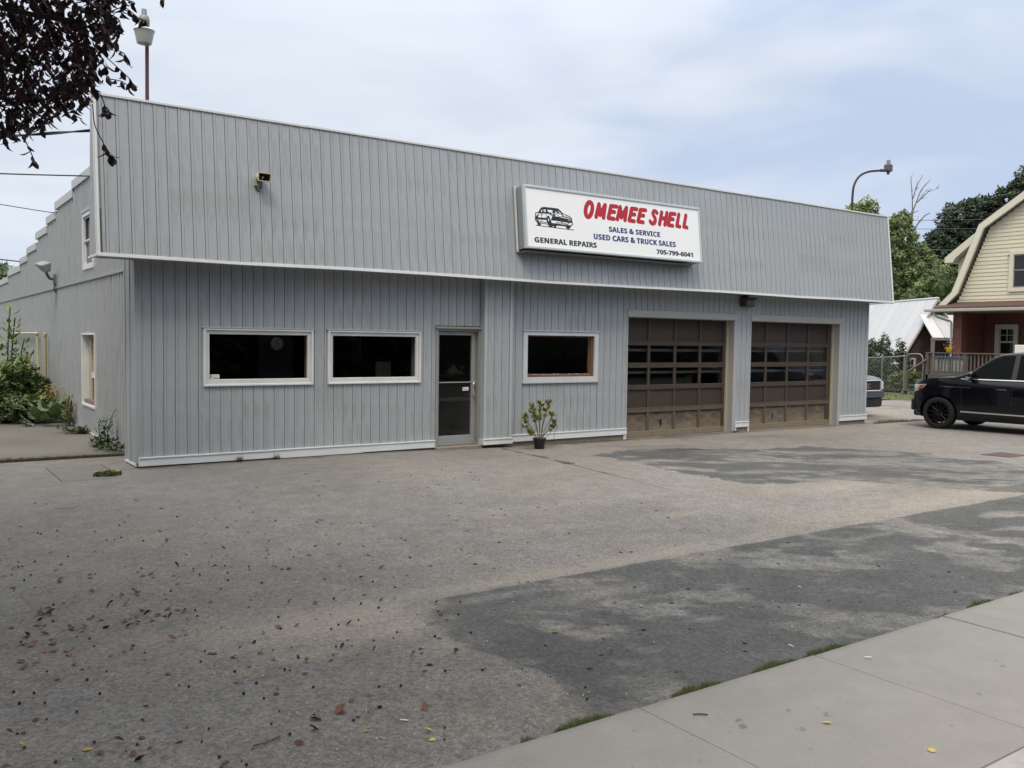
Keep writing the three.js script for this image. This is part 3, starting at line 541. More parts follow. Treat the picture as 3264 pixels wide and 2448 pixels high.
// ---------------------------------------------------------------- the sign
{
  const SW = 4.36, SH = 1.115;                                           // metres
  const t = thing('shop_sign', 'long white lightbox sign lettered in red and blue on the grey fascia', 'sign', [0, FY, FZ]); t.rotation.x = FA;
  const vy = 0.525;                                                     // height of its lower edge along the fascia
  const c = document.createElement('canvas'); c.width = 2048; c.height = 524; const k = c.getContext('2d'), u = 2048 / 4350; k.scale(u, u);  // drawn in millimetres of the face
  k.fillStyle = '#eef1f2'; k.fillRect(0, 0, 4350, 1115);
  k.lineCap = 'round'; k.lineJoin = 'round'; k.strokeStyle = '#ae1d29'; k.lineWidth = 88;
  const Y0 = 162, Y1 = 418, letter = (x, w, parts) => { for (const p of parts) { k.beginPath(); p.forEach(([a, b], i) => { const y = Y1 + (Y0 - Y1) * b, X = x + 33 + a * (w - 66) + b * 78; i ? k.lineTo(X, y) : k.moveTo(X, y); }); k.stroke(); } };
  const E = [[[1, 1], [0.05, 0.98], [0, 0.02], [0.95, 0]], [[0.02, 0.52], [0.8, 0.55]]], M = [[[0, 0], [0.06, 1], [0.46, 0.18], [0.9, 1], [1, 0]]], L = [[[0, 1], [0, 0.03], [1, 0]]];
  k.beginPath(); k.save(); k.translate(1449, 292); k.transform(1, 0, -0.24, 1, 0, 0); k.ellipse(0, 0, 78, 146, 0, 0, 7); k.restore(); k.lineWidth = 92; k.stroke(); k.lineWidth = 88;
  letter(1580, 246, M); letter(1880, 212, E); letter(2106, 258, M); letter(2406, 200, E); letter(2636, 204, E);
  k.beginPath(); [[3186, 186], [3158, 156], [3108, 158], [3080, 200], [3090, 250], [3128, 296], [3132, 352], [3104, 402], [3052, 424], [3012, 408], [2996, 380]].forEach(([a, b], i) => i ? k.lineTo(a, b) : k.moveTo(a, b)); k.stroke();
  letter(3208, 210, [[[0, 0], [0, 1]], [[1, 0], [1, 1]], [[0, 0.5], [1, 0.54]]]); letter(3444, 196, E); letter(3682, 150, L); letter(3880, 152, L);
  const word = (s, x0, x1, y0, y1, col) => { k.fillStyle = col; k.font = 'bold 100px sans-serif'; const m = k.measureText(s), cap = 73; k.save(); k.translate(x0, y1); k.scale((x1 - x0) / m.width, (y1 - y0) / cap); k.fillText(s, 0, 0); k.strokeStyle = col; k.lineWidth = 6; k.strokeText(s, 0, 0); k.restore(); };
  word('SALES & SERVICE', 1910, 3246, 584, 684, '#2b3170'); word('USED CARS & TRUCK SALES', 1520, 3660, 757, 862, '#2b3170');
  word('GENERAL REPAIRS', 152, 1594, 932, 1030, '#22272b'); word('705-799-6041', 3116, 4150, 948, 1040, '#22272b');
  // a plain line drawing of a parked car
  const pg = (p, col) => { k.fillStyle = col; k.beginPath(); p.forEach(([a, b], i) => i ? k.lineTo(a, b) : k.moveTo(a, b)); k.closePath(); k.fill(); };
  const ln = (p, w = 9) => { k.strokeStyle = '#15161a'; k.lineWidth = w * 2.0; k.beginPath(); p.forEach(([a, b], i) => i ? k.lineTo(a, b) : k.moveTo(a, b)); k.stroke(); };
  const INK = '#1c1e22', PAPER = '#eef1f2';
  pg([[266, 465], [300, 410], [340, 363], [395, 345], [560, 343], [722, 345], [775, 382], [820, 420], [879, 446], [790, 452], [691, 440], [604, 440], [493, 460], [444, 462], [288, 466]], INK);
  for (const w of [[[333, 433], [352, 401], [369, 400], [353, 449], [332, 451]], [[390, 398], [440, 389], [441, 415], [388, 420]], [[388, 428], [442, 424], [442, 441], [392, 441]], [[478, 390], [597, 388], [587, 437], [506, 440], [481, 416]], [[708, 382], [796, 440], [768, 445], [717, 399]], [[662, 395], [698, 431], [654, 431]]]) pg(w, PAPER);
  ln([[266, 465], [212, 479], [200, 550], [199, 619], [239, 642]]); ln([[493, 454], [577, 490], [586, 516]]); ln([[614, 448], [718, 505]], 7); ln([[790, 445], [836, 490]], 7); ln([[879, 446], [988, 481], [1020, 505], [1029, 527]]); ln([[586, 516], [841, 494], [997, 507]], 7); ln([[440, 455], [520, 452], [600, 470], [700, 470]], 6);
  pg([[198, 560], [300, 556], [441, 550], [458, 590], [300, 594], [195, 600]], INK);
  pg([[575, 517], [706, 512], [951, 520], [1029, 527], [1040, 560], [1045, 593], [955, 600], [788, 590], [660, 586], [540, 588]], INK);
  pg([[510, 600], [545, 610], [560, 650], [500, 652]], INK); pg([[600, 640], [760, 645], [990, 648], [1000, 658], [600, 656]], INK); pg([[604, 462], [700, 468], [760, 505], [650, 510], [590, 500]], INK); pg([[640, 472], [690, 474], [735, 500], [655, 503]], PAPER); pg([[800, 462], [880, 470], [960, 500], [850, 492]], INK); pg([[830, 470], [875, 476], [925, 495], [858, 488]], PAPER);
  ln([[537, 588], [552, 642], [700, 646], [900, 650], [995, 651], [1043, 620], [1045, 593]]); ln([[660, 622], [780, 618], [788, 592]], 7); ln([[800, 592], [806, 622], [935, 628], [948, 602]], 7);
  pg([[496, 652], [640, 655], [961, 656], [1010, 655], [985, 690], [955, 718], [895, 712], [870, 672], [664, 677], [654, 722], [610, 721], [592, 690], [562, 718], [502, 719], [473, 675]], INK);
  pg([[450, 560], [466, 520], [489, 500], [510, 508], [526, 535], [536, 600], [562, 659], [557, 712], [502, 717], [464, 649]], INK); pg([[210, 557], [230, 515], [252, 502], [264, 540], [268, 590], [275, 640], [321, 676], [310, 700], [297, 707], [244, 702], [226, 643]], INK);
  pg([[484, 560], [500, 555], [506, 590], [494, 615], [484, 600]], PAPER); pg([[246, 590], [258, 588], [262, 612], [250, 620]], PAPER); pg([[940, 535], [960, 535], [960, 552], [942, 552]], PAPER); pg([[980, 540], [996, 540], [1000, 556], [984, 558]], PAPER);
  ln([[206, 710], [622, 721], [1062, 727]], 7); ln([[301, 655], [473, 668]], 7); ln([[285, 630], [465, 640]], 6); ln([[330, 468], [332, 560], [345, 632]], 5); ln([[443, 467], [441, 550], [458, 640]], 5); ln([[265, 474], [444, 464], [493, 462]], 6); ln([[268, 500], [282, 512]], 10); ln([[346, 500], [360, 496]], 10);
  const ct = new THREE.CanvasTexture(c); ct.colorSpace = THREE.SRGBColorSpace; ct.anisotropy = 8;
  const frameM = S([0.55, 0.60, 0.63], 0.5, { map: whiteTrim.map });
  const x0 = 6.228, x1 = x0 + SW, y0 = vy, y1 = vy + SH, d = 0.30;
  mesh('cabinet', span(x0 + 0.01, x1 - 0.01, y0 + 0.01, y1 - 0.01, 0.03, d - 0.035, 0.004), S([0.23, 0.255, 0.285], 0.5), t);
  mesh('rim', ring(x0, x1, y0, y1, 0.042, 0.042, 0.042, 0.046, d - 0.07, d, 0.006), frameM, t);
  mesh('face', new THREE.PlaneGeometry(SW - 0.07, SH - 0.07).translate((x0 + x1) / 2, (y0 + y1) / 2, d - 0.018), new THREE.MeshPhysicalMaterial({ map: ct, roughness: 0.35 }), t);
  mesh('back_plate', merge([span(x0 - 0.03, x1 + 0.0, y0 - 0.03, y1 + 0.005, 0.011, 0.03, 0.003), span(x0 - 0.03, x0 - 0.006, y0 - 0.03, y1 + 0.01, 0.012, 0.07, 0.003)]), dirtyWhite, t);
  mesh('mounting_rail', span(x0 + 0.02, x1 - 0.24, y0 - 0.055, y0 - 0.028, 0.03, 0.24, 0.004), S([0.12, 0.115, 0.11], 0.7), t);
}
// ---------------------------------------------------------------- small fittings on the walls
{
  const h = thing('horn_loudspeaker', 'small weathered cream horn loudspeaker on the upper left of the fascia', 'loudspeaker', [1.60, 4.165, 0.31]);
  const cream = S([0.52, 0.48, 0.35], 0.7, { map: concreteM.map }), brown = S([0.11, 0.062, 0.035], 0.85);
  const w = 0.098, hh = 0.062, open = (z0, z1, k0, k1, t) => { const g = new THREE.CylinderGeometry(1, k0 / k1, z1 - z0, 4, 1, true).rotateY(Math.PI / 4).rotateX(Math.PI / 2); g.scale(Math.SQRT2 * w * k1 - t, Math.SQRT2 * hh * k1 - t, 1); return g.translate(0, 0, (z0 + z1) / 2); };
  const head = sub('horn', h); head.position.set(0.045, 0.005, 0.03); head.rotation.set(0.06, 0.06, -0.02);
  mesh('bell', open(-0.0, 0.19, 0.55, 1, 0), cream, head); mesh('bell_lining', open(0.012, 0.189, 0.55, 1, 0.006), brown, head);
  mesh('bell_rim', ring(-w, w, -hh, hh, 0.011, 0.011, 0.011, 0.011, 0.18, 0.198, 0.003), cream, head);
  mesh('driver', bar([0, 0, -0.02], [0, 0, 0.13], 0.023, 0.018, 12), cream, head); mesh('bell_back', span(-0.055, 0.055, -0.038, 0.038, -0.02, 0.004, 0.004), cream, head);
  mesh('bracket', merge([bar([-0.01, -0.02, 0.03], [0.0, -0.10, 0.05], 0.011), span(-0.035, 0.035, -0.115, -0.09, -0.005, 0.08, 0.006)]), S([0.40, 0.37, 0.20], 0.8), h);
  mesh('cable', tube([[0.075, -0.05, 0.06], [0.075, -0.12, 0.03], [0.07, -0.17, 0.02], [0.03, -0.19, 0.03], [-0.01, -0.13, 0.035]], 0.006, 20, 5), S([0.02, 0.02, 0.022], 0.6), h);
}
{
  const w = thing('wall_light', 'dark brown boxy floodlight under the soffit between the bay doors', 'wall light', [12.66, 2.74, 0.0]);
  const m = S([0.045, 0.036, 0.033], 0.6);
  mesh('housing', merge([span(-0.16, 0.16, -0.08, 0.10, 0.01, 0.17, 0.012), span(-0.17, 0.17, 0.085, 0.115, 0.0, 0.24, 0.008)]), m, w);
  mesh('lens', span(-0.135, 0.135, -0.065, 0.07, 0.165, 0.19, 0.01), S([0.09, 0.085, 0.085], 0.25), w);
  mesh('mount', span(-0.05, 0.05, 0.115, 0.19, 0.0, 0.06), m, w);
}
{
  const f = thing('flood_light', 'grey floodlight on a bent arm high on the long left wall', 'floodlight', [0.2, 3.18, -8.55]);
  const m = S([0.24, 0.245, 0.24], 0.6);
  const g = span(-0.22, 0.12, -0.16, 0.16, -0.34, 0.34, 0.05), p = g.attributes.position; for (let i = 0; i < p.count; i++) if (p.getY(i) < 0) { p.setX(i, p.getX(i) * 0.6); p.setZ(i, p.getZ(i) * 0.72); }
  const hd = mesh('head', g, m, f); hd.position.set(-0.24, 0.12, 0.25); hd.rotation.set(0.15, 0.2, 0.35); hd.scale.setScalar(0.62);
  mesh('arm', tube([[0, -0.12, 0], [-0.12, -0.12, 0.02], [-0.20, -0.02, 0.12], [-0.23, 0.04, 0.2]], 0.03, 14, 7), S([0.16, 0.165, 0.17], 0.6), f);
  mesh('wall_box', span(-0.06, 0.02, -0.24, -0.02, -0.08, 0.08, 0.01), S([0.2, 0.2, 0.21], 0.6), f);
  mesh('cable', tube([[-0.03, -0.24, 0], [-0.05, -0.32, 0.04], [-0.02, -0.42, 0.0], [0.0, -0.3, 0.06]], 0.012, 12, 5), S([0.05, 0.05, 0.05]), f);
}
{
  const yl = S([0.43, 0.36, 0.20], 0.7, { map: concreteM.map }), wht = S([0.52, 0.49, 0.42], 0.7);
  const p = thing('gas_pipe', 'weathered yellow gas pipe bending down the long left wall', 'pipe', [0.12, 0, -11.1]);
  mesh('riser', tube([[0, -0.05, 0.35], [0, 0.9, 0.22], [0, 1.78, 0.0]], 0.027, 10, 8), yl, p); mesh('run', bar([0, 1.87, -0.02], [0, 1.86, -5.4], 0.025, 0.025, 8), wht, p); mesh('elbow', new THREE.SphereGeometry(0.042, 12, 8).translate(0, 1.85, 0), yl, p); mesh('coupling', bar([0, 0.98, 0.205], [0, 1.07, 0.19], 0.038, 0.038, 8), yl, p);
  const q = thing('vent_pipe', 'upright capped yellow pipe standing beside the bent gas pipe', 'pipe', [0.12, 0, -9.72]);
  mesh('tube', bar([0, -0.03, 0], [0, 1.84, 0], 0.032, 0.032, 9), yl, q); mesh('cap', merge([bar([0, 1.80, 0], [0, 1.85, 0], 0.046, 0.046, 10), new THREE.SphereGeometry(0.044, 12, 8).translate(0, 1.85, 0)]), yl, q);
  const b = thing('meter_box', 'dark weathered meter box against the long left wall behind the bush', 'meter box', [0.1, 0, -9.95]);
  mesh('case', span(-0.14, 0.06, -0.03, 0.80, -0.42, 0.42, 0.02), S([0.05, 0.052, 0.056], 0.8), b); mesh('lid', span(-0.17, 0.08, 0.80, 0.84, -0.46, 0.46, 0.01), S([0.07, 0.07, 0.075], 0.7), b);
}
// yard lamps standing on the roof behind the fascia
{
  const red = S([0.085, 0.032, 0.028], 0.6), grey = S([0.26, 0.245, 0.235], 0.55, { metalness: 0.3 });
  const l = thing('yard_lamp', 'rust red pole lamp with white bowl shade above the left end of the roof', 'lamp', [0.25, 3.4, -0.35]);
  mesh('pole', tube([[0, 0, 0], [0, 1.8, 0], [-0.005, 2.45, 0.03], [-0.03, 2.62, 0.14], [-0.09, 2.70, 0.34], [-0.165, 2.72, 0.55]], 0.026, 40, 9), red, l);
  mesh('bowl', new THREE.LatheGeometry([[0.088, 0], [0.096, 0.003], [0.112, 0.08], [0.128, 0.165], [0.139, 0.172], [0.139, 0.182], [0.122, 0.18], [0.106, 0.085], [0.086, 0.008]].map((p) => new THREE.Vector2(...p)), 36).translate(-0.18, 2.40, 0.65), Ph([0.62, 0.63, 0.60], 0.45, { transmission: 0.45, thickness: 0 }), l);
  mesh('reflector', new THREE.LatheGeometry([[0.125, 0], [0.09, 0.035], [0.065, 0.05]].map((p) => new THREE.Vector2(...p)), 24).translate(-0.18, 2.585, 0.65), S([0.7, 0.7, 0.68], 0.3, { metalness: 0.5 }), l);
  mesh('lamp_head', new THREE.LatheGeometry([[0.0, 0], [0.068, 0], [0.07, 0.09], [0.06, 0.14], [0.03, 0.155], [0, 0.16]].map((p) => new THREE.Vector2(...p)), 20).translate(-0.18, 2.63, 0.65), grey, l);
  mesh('photocell', bar([-0.18, 2.785, 0.65], [-0.18, 2.86, 0.65], 0.036, 0.034, 14), S([0.33, 0.33, 0.34], 0.5), l);
  const r = thing('yard_lamp', 'dark gooseneck lamp arching to the right above the right end of the roof', 'lamp', [16.92, 3.4, -0.3]);
  mesh('pole', tube([[0, 0, 0], [0, 2.15, 0], [0.038, 2.40, 0], [0.168, 2.595, 0], [0.343, 2.722, 0], [0.623, 2.827, 0], [0.95, 2.89, 0], [1.38, 2.95, 0]], 0.028, 60, 9), S([0.035, 0.022, 0.024], 0.7), r);
  mesh('arm_sleeve', bar([1.16, 2.925, 0], [1.42, 2.955, 0], 0.038, 0.038, 10), S([0.05, 0.042, 0.042], 0.6), r);
  mesh('lamp_head', merge([span(1.395, 1.58, 2.93, 3.12, -0.08, 0.08, 0.03), bar([1.49, 2.86, 0], [1.49, 2.94, 0], 0.03, 0.05, 10)]), S([0.10, 0.098, 0.10], 0.6), r);
  mesh('photocell', merge([bar([1.49, 3.12, 0], [1.49, 3.16, 0], 0.05, 0.05, 12), bar([1.49, 3.16, 0], [1.49, 3.225, 0], 0.05, 0.048, 14)]), S([0.26, 0.23, 0.225], 0.6), r);
}
// overhead wires on the left
{
  const bl = S([0.03, 0.03, 0.034], 0.7);
  const wire = (pts, r, label) => tag(mesh('overhead_wire', tube(pts, r, 24, 5), bl), label, 'wire');
  const tw = [0, 1].map((k) => { const pts = []; for (let i = 0; i <= 60; i++) { const t = i / 60, a = i * 0.55 + k * Math.PI; pts.push([lerp(-6.5, -0.30, t), lerp(3.78, 4.83, t) - 0.10 * Math.sin(Math.PI * t) + 0.012 * Math.sin(a), -1.0 + 0.012 * Math.cos(a)]); } return tube(pts, 0.0125, 180, 5); });
  tag(mesh('service_cable', merge(tw), bl), 'thick twisted black service cable reaching the fascia at the upper left', 'cable');
  wire([[-6.5, 3.72, -1.0], [-1.5, 4.06, -1.0], [-0.2, 4.17, -1.0], [0.3, 4.2, -1.0]], 0.010, 'straight black wire meeting the fascia edge below the twisted cable');
  wire([[-9, 4.35, -8.2], [-3.5, 4.72, -8.4], [0.25, 4.48, -8.5]], 0.009, 'thin faint wire ending on the stepped parapet of the left wall');
  wire([[-14, 4.6, -14.8], [-4, 4.1, -14.8], [0.3, 3.83, -14.8]], 0.016, 'lowest wire on the left sloping down to the stepped parapet');
}
// potted shrub in front of the workshop window wall
{
  setSeed(77);
  const p = thing('potted_plant', 'leggy yellowing plant in a dark blue plastic pot by the grey wall', 'potted plant', [6.67, G(6.67, 0.55), 0.55]);
  const potM = S([0.014, 0.019, 0.038], 0.5);
  mesh('pot', new THREE.LatheGeometry([[0, 0], [0.085, 0], [0.105, 0.155], [0.118, 0.158], [0.122, 0.19], [0.114, 0.192], [0.108, 0.16], [0, 0.155]].map((q) => new THREE.Vector2(...q)), 28), potM, p);
  mesh('soil', new THREE.CircleGeometry(0.108, 20).rotateX(-Math.PI / 2).translate(0, 0.165, 0), S([0.03, 0.022, 0.016], 1), p);
  const stemM = S([0.20, 0.165, 0.085], 0.8), stemG = S([0.16, 0.17, 0.06], 0.8);
  const lg = leafGeo(1, 0.62, 0.2, 0.35), lm = [[0.16, 0.20, 0.035], [0.24, 0.25, 0.05], [0.10, 0.15, 0.03], [0.32, 0.28, 0.08], [0.20, 0.23, 0.045]].map((c) => Ph(c, 0.7, { transmission: 0.25, thickness: 0, side: THREE.DoubleSide }));
  const leafAt = (x, y, z, n, s) => { for (let i = 0; i < n; i++) { const l = mesh('leaf', lg, lm[Math.floor(rr(0, 5))], p); l.position.set(x + rr(-0.02, 0.02), y + rr(-0.03, 0.02), z + rr(-0.02, 0.02)); l.rotation.set(rr(0.5, 1.7), rr(0, 6.3), rr(-0.4, 0.4), 'YXZ'); l.scale.setScalar(s * rr(0.7, 1.2)); } };
  const tips = [[-0.36, 0.42, 0.05], [-0.27, 0.55, -0.1], [-0.20, 0.66, 0.05], [-0.13, 0.72, -0.05], [-0.03, 0.80, 0.02], [0.05, 0.70, 0.1], [0.10, 0.76, -0.1], [0.19, 0.80, 0.03], [0.22, 0.58, 0.08], [0.30, 0.44, 0.02], [0.36, 0.36, -0.05], [-0.1, 0.60, 0.12], [0.0, 0.55, -0.15], [-0.30, 0.30, 0.12]];
  tips.forEach(([x, y, z], i) => {
    const b = [x * 0.16, 0.15, z * 0.2];
    mesh('stem', tube([b, [x * 0.35, 0.15 + (y - 0.15) * 0.42, z * 0.5], [x * 0.75, 0.15 + (y - 0.15) * 0.8, z * 0.85], [x, y, z]], 0.0065, 10, 5), i % 3 ? stemM : stemG, p);
    leafAt(x, y, z, 9, 0.095); leafAt(lerp(b[0], x, 0.8), lerp(b[1], y, 0.82), lerp(b[2], z, 0.8), i % 2 ? 6 : 4, 0.085);
  });
  mesh('stem', tube([[0.05, 0.17, 0.02], [0.2, 0.25, 0.03], [0.30, 0.38, 0.02], [0.31, 0.27, 0.03], [0.29, 0.15, 0.04]], 0.005, 16, 5), stemM, p);
  const dead = S([0.09, 0.03, 0.02], 0.8); for (const q of [[0.29, 0.15, 0.04], [0.29, 0.10, 0.05]]) { const l = mesh('leaf', lg, dead, p); l.position.set(...q); l.rotation.set(2.6, rr(0, 6), 0, 'YXZ'); l.scale.setScalar(0.06); }
}

// ---------------------------------------------------------------- vehicles
// A car body is a loft: stations along its length, each a cross-section given by top height, bottom height and half width.
function sideProfile(t) { return t < 0.1 ? 0.94 + 0.6 * t : t < 0.72 ? 1.0 + 0.012 * Math.sin((t - 0.1) / 0.62 * Math.PI) : 1 - 0.10 * Math.pow((t - 0.72) / 0.28, 2.2); }
function interp(tab, s) { if (s <= tab[0][0]) return tab[0][1]; for (let i = 1; i < tab.length; i++) if (s <= tab[i][0]) { const t = (s - tab[i - 1][0]) / (tab[i][0] - tab[i - 1][0]); return lerp(tab[i - 1][1], tab[i][1], t); } return tab[tab.length - 1][1]; }
function smoothTab(tab) { const c = new THREE.CatmullRomCurve3(tab.map(([s, v]) => new THREE.Vector3(s, v, 0)), false, 'centripetal').getPoints(tab.length * 10); return c.map((p) => [p.x, p.y]); }
function lowerBody(topT, botT, widT, len, n = 60, s0 = 0) {
  const top = smoothTab(topT), bot = smoothTab(botT), wid = smoothTab(widT), m = 22, rows = [];
  const width = (s, y) => interp(wid, s) * sideProfile((y - interp(bot, s)) / (interp(top, s) - interp(bot, s)));
  for (let i = 0; i <= n; i++) {
    const s = s0 + (len - s0) * (0.25 - 0.25 * Math.cos(Math.PI * i / n) + 0.5 * i / n), yt = interp(top, s), yb = interp(bot, s), w = interp(wid, s), row = [];
    for (let j = 0; j <= m; j++) { const t = j / m, y = yb + (yt - yb) * t; row.push([w * sideProfile(t), y]); }
    const e = row[m]; for (let j = 1; j <= 6; j++) { const a = j / 6; row.push([e[0] * (1 - a), yt + 0.035 * w * Math.sin(a * Math.PI / 2)]); }
    rows.push({ s, row });
  }
  const p = [], idx = [], K = rows[0].row.length, per = 2 * K - 1;
  for (const { s, row } of rows) { for (let j = 0; j < K; j++) p.push(-row[j][0], row[j][1], s); for (let j = K - 2; j >= 0; j--) p.push(row[j][0], row[j][1], s); }
  for (let i = 0; i < n; i++) for (let j = 0; j < per; j++) { const a = i * per + j, b = i * per + (j + 1) % per, c = a + per, d = b + per; idx.push(a, b, d, a, d, c); }
  for (const [i, flip] of [[0, false], [n, true]]) { const base = p.length / 3, r = rows[i]; p.push(0, (r.row[0][1] + r.row[m][1]) / 2, r.s); for (let j = 0; j < per; j++) { const a = i * per + j, b = i * per + (j + 1) % per; flip ? idx.push(base, a, b) : idx.push(base, b, a); } }
  const g = new THREE.BufferGeometry(); g.setAttribute('position', new THREE.Float32BufferAttribute(p, 3)); g.setIndex(idx); g.computeVertexNormals();
  g.setAttribute('uv', new THREE.Float32BufferAttribute(new Float32Array(p.length / 3 * 2), 2));
  return { geo: g, width };
}
function cutArches(geo, list, halfW) {                                   // wheel arches cut through the body
  let b = new Brush(geo); b.updateMatrixWorld(); const ev = new Evaluator(); ev.useGroups = false; ev.attributes = ['position', 'normal', 'uv'];
  for (const [s, y, r] of list) { const c = new Brush(new THREE.CylinderGeometry(r, r, halfW * 2 + 1, 40).rotateZ(Math.PI / 2).translate(0, y, s)); c.updateMatrixWorld(); b = ev.evaluate(b, c, SUBTRACTION); b.updateMatrixWorld(); }
  return toCreasedNormals(b.geometry, 0.6);
}
// a patch lying on the side of the body: polygon in (s, y), pushed out by off
function sidePatch(pts, width, sgn, off, div = 3) {
  let tri = THREE.ShapeUtils.triangulateShape(pts.map((p) => new THREE.Vector2(...p)), []).map((t) => t.map((i) => pts[i]));
  for (let k = 0; k < div; k++) tri = tri.flatMap(([a, b, c]) => { const m = (u, v) => [(u[0] + v[0]) / 2, (u[1] + v[1]) / 2], ab = m(a, b), bc = m(b, c), ca = m(c, a); return [[a, ab, ca], [ab, b, bc], [ca, bc, c], [ab, bc, ca]]; });
  const p = []; for (const t of tri) for (const [s, y] of t) p.push(sgn * (width(s, y) + off), y, s);
  const g = new THREE.BufferGeometry(); g.setAttribute('position', new THREE.Float32BufferAttribute(p, 3)); g.setAttribute('uv', new THREE.Float32BufferAttribute(new Float32Array(p.length / 3 * 2), 2));
  const q = mergeVertices(g); q.computeVertexNormals(); return q;
}
function wheel(parent, x, y, s, r, spokes) {
  const w = sub('wheel', parent); w.position.set(x, y, s); const sg = Math.sign(x);
  mesh('tyre', new THREE.LatheGeometry([[r * 0.70, -0.12], [r * 0.80, -0.135], [r * 0.95, -0.128], [r, -0.10], [r * 1.003, 0], [r, 0.10], [r * 0.95, 0.128], [r * 0.80, 0.135], [r * 0.70, 0.12]].map((p) => new THREE.Vector2(...p)), 48).rotateZ(Math.PI / 2), S([0.008, 0.008, 0.009], 0.95), w);
  const rimM = S([0.018, 0.018, 0.020], 0.22, { metalness: 0.7 }), parts = [new THREE.LatheGeometry([[r * 0.70, -0.12], [r * 0.66, 0.0], [r * 0.68, 0.10], [r * 0.715, 0.115]].map((p) => new THREE.Vector2(...p)), 40).rotateZ(-sg * Math.PI / 2), bar([sg * 0.02, 0, 0], [sg * 0.075, 0, 0], r * 0.16, r * 0.13, 20), bar([-sg * 0.03, 0, 0], [-sg * 0.02, 0, 0], r * 0.6, r * 0.6, 30)];
  for (let i = 0; i < spokes; i++) parts.push(span(sg > 0 ? 0.03 : -0.085, sg > 0 ? 0.085 : -0.03, r * 0.1, r * 0.69, -r * 0.045, r * 0.045, 0.008).rotateX(i * 2 * Math.PI / spokes + 0.2));
  mesh('rim', merge(parts), rimM, w);
  return w;
}
{
  const carPaint = Ph([0.003, 0.0035, 0.006], 0.3, { clearcoat: 0.75, clearcoatRoughness: 0.03, specularIntensity: 0.1 }), blackGlass = Ph([0.004, 0.005, 0.006], 0.03, { specularIntensity: 0.10 }), chrome = S([0.62, 0.64, 0.67], 0.15, { metalness: 0.9 }), plastic = S([0.012, 0.012, 0.013], 0.6);
  const c = thing('black_suv', 'large glossy black car with chrome side trim and dark spoked wheels', 'car', [18.46, -0.1, 0.74], 0.06);
  // (its height is fitted to the photograph by the vertical scale of the whole car)
  const VS = 0.935; c.scale.y = VS;
  const lb = lowerBody([[0.24, 1.03], [0.27, 1.13], [0.34, 1.185], [0.56, 1.24], [1.0, 1.295], [1.3, 1.32], [1.45, 1.325], [2.2, 1.31], [4.4, 1.33], [5.0, 1.31], [5.2, 1.22], [5.3, 1.05]],
    [[0.24, 0.60], [0.27, 0.44], [0.36, 0.34], [0.6, 0.27], [2.5, 0.26], [4.6, 0.28], [5.1, 0.36], [5.25, 0.48], [5.3, 0.6]],
    [[0.24, 0.70], [0.27, 0.79], [0.33, 0.87], [0.48, 0.95], [0.8, 0.995], [1.5, 1.0], [4.6, 1.0], [5.1, 0.96], [5.3, 0.86]], 5.3, 60, 0.24);
  mesh('body', cutArches(lb.geo, [[0.97, 0.41, 0.45], [4.05, 0.41, 0.45]], 1.1), carPaint, c);
  mesh('underbody', span(-0.78, 0.78, 0.28, 0.9, 0.5, 4.9), plastic, c);
  // greenhouse
  const roof = smoothTab([[1.20, 1.32], [1.6, 1.47], [1.9, 1.71], [2.12, 1.875], [2.35, 1.94], [2.75, 1.975], [3.4, 1.985], [4.4, 1.965], [4.85, 1.90], [5.1, 1.68], [5.22, 1.32]]), gw = (y) => 0.945 - 0.235 * (y - 1.28) / 0.62;
  const p = [], idx = [], N = 44, K = 14, per = 2 * K + 1;
  for (let i = 0; i <= N; i++) {
    const s = 1.20 + 4.02 * i / N, yt = interp(roof, s), yb = 1.26, half = [];
    for (let j = 0; j <= K; j++) { const t = j / K; if (t < 0.62) { const y = yb + (yt - 0.05 - yb) * t / 0.62; half.push([gw(Math.max(y, 1.2)), y]); } else { const a = (t - 0.62) / 0.38 * Math.PI / 2, w0 = gw(yt - 0.05); half.push([w0 * (1 - 0.12 * Math.sin(a) * 0) * Math.cos(a * 1) ** 0.55, yt - 0.05 + 0.05 * Math.sin(a) ** 0.8 + 0.0]); } }
    for (let j = 0; j <= K; j++) p.push(-half[j][0], half[j][1], s); for (let j = K - 1; j >= 0; j--) p.push(half[j][0], half[j][1], s);
  }
  for (let i = 0; i < N; i++) for (let j = 0; j < per - 1; j++) { const a = i * per + j, b = a + 1, d = a + per, e = d + 1; idx.push(a, b, e, a, e, d); }
  const cg = new THREE.BufferGeometry(); cg.setAttribute('position', new THREE.Float32BufferAttribute(p, 3)); cg.setIndex(idx); cg.computeVertexNormals(); cg.setAttribute('uv', new THREE.Float32BufferAttribute(new Float32Array(p.length / 3 * 2), 2));
  mesh('cabin', toCreasedNormals(cg, 0.7), carPaint, c);
  const gwide = (s, y) => gw(y);
  for (const sg of [-1, 1]) {
    mesh('front_side_window', sidePatch([[1.58, 1.315], [2.55, 1.315], [2.55, 1.88], [2.30, 1.87], [2.10, 1.78], [1.84, 1.57]], gwide, sg, 0.006), blackGlass, c);
    mesh('rear_side_window', sidePatch([[2.66, 1.315], [3.62, 1.315], [3.62, 1.89], [2.66, 1.885]], gwide, sg, 0.006), blackGlass, c);
    mesh('quarter_window', sidePatch([[3.74, 1.315], [4.95, 1.33], [4.80, 1.78], [3.74, 1.84]], gwide, sg, 0.006), blackGlass, c);
    mesh('belt_trim', sidePatch([[1.46, 1.272], [5.0, 1.288], [5.0, 1.308], [1.46, 1.292]], (s, y) => Math.max(gw(y), lb.width(s, 1.25) * 0.965), sg, 0.012), chrome, c);
    mesh('sill_trim', sidePatch([[1.50, 0.455], [3.5, 0.445], [3.5, 0.478], [1.50, 0.490]], lb.width, sg, 0.014), chrome, c);
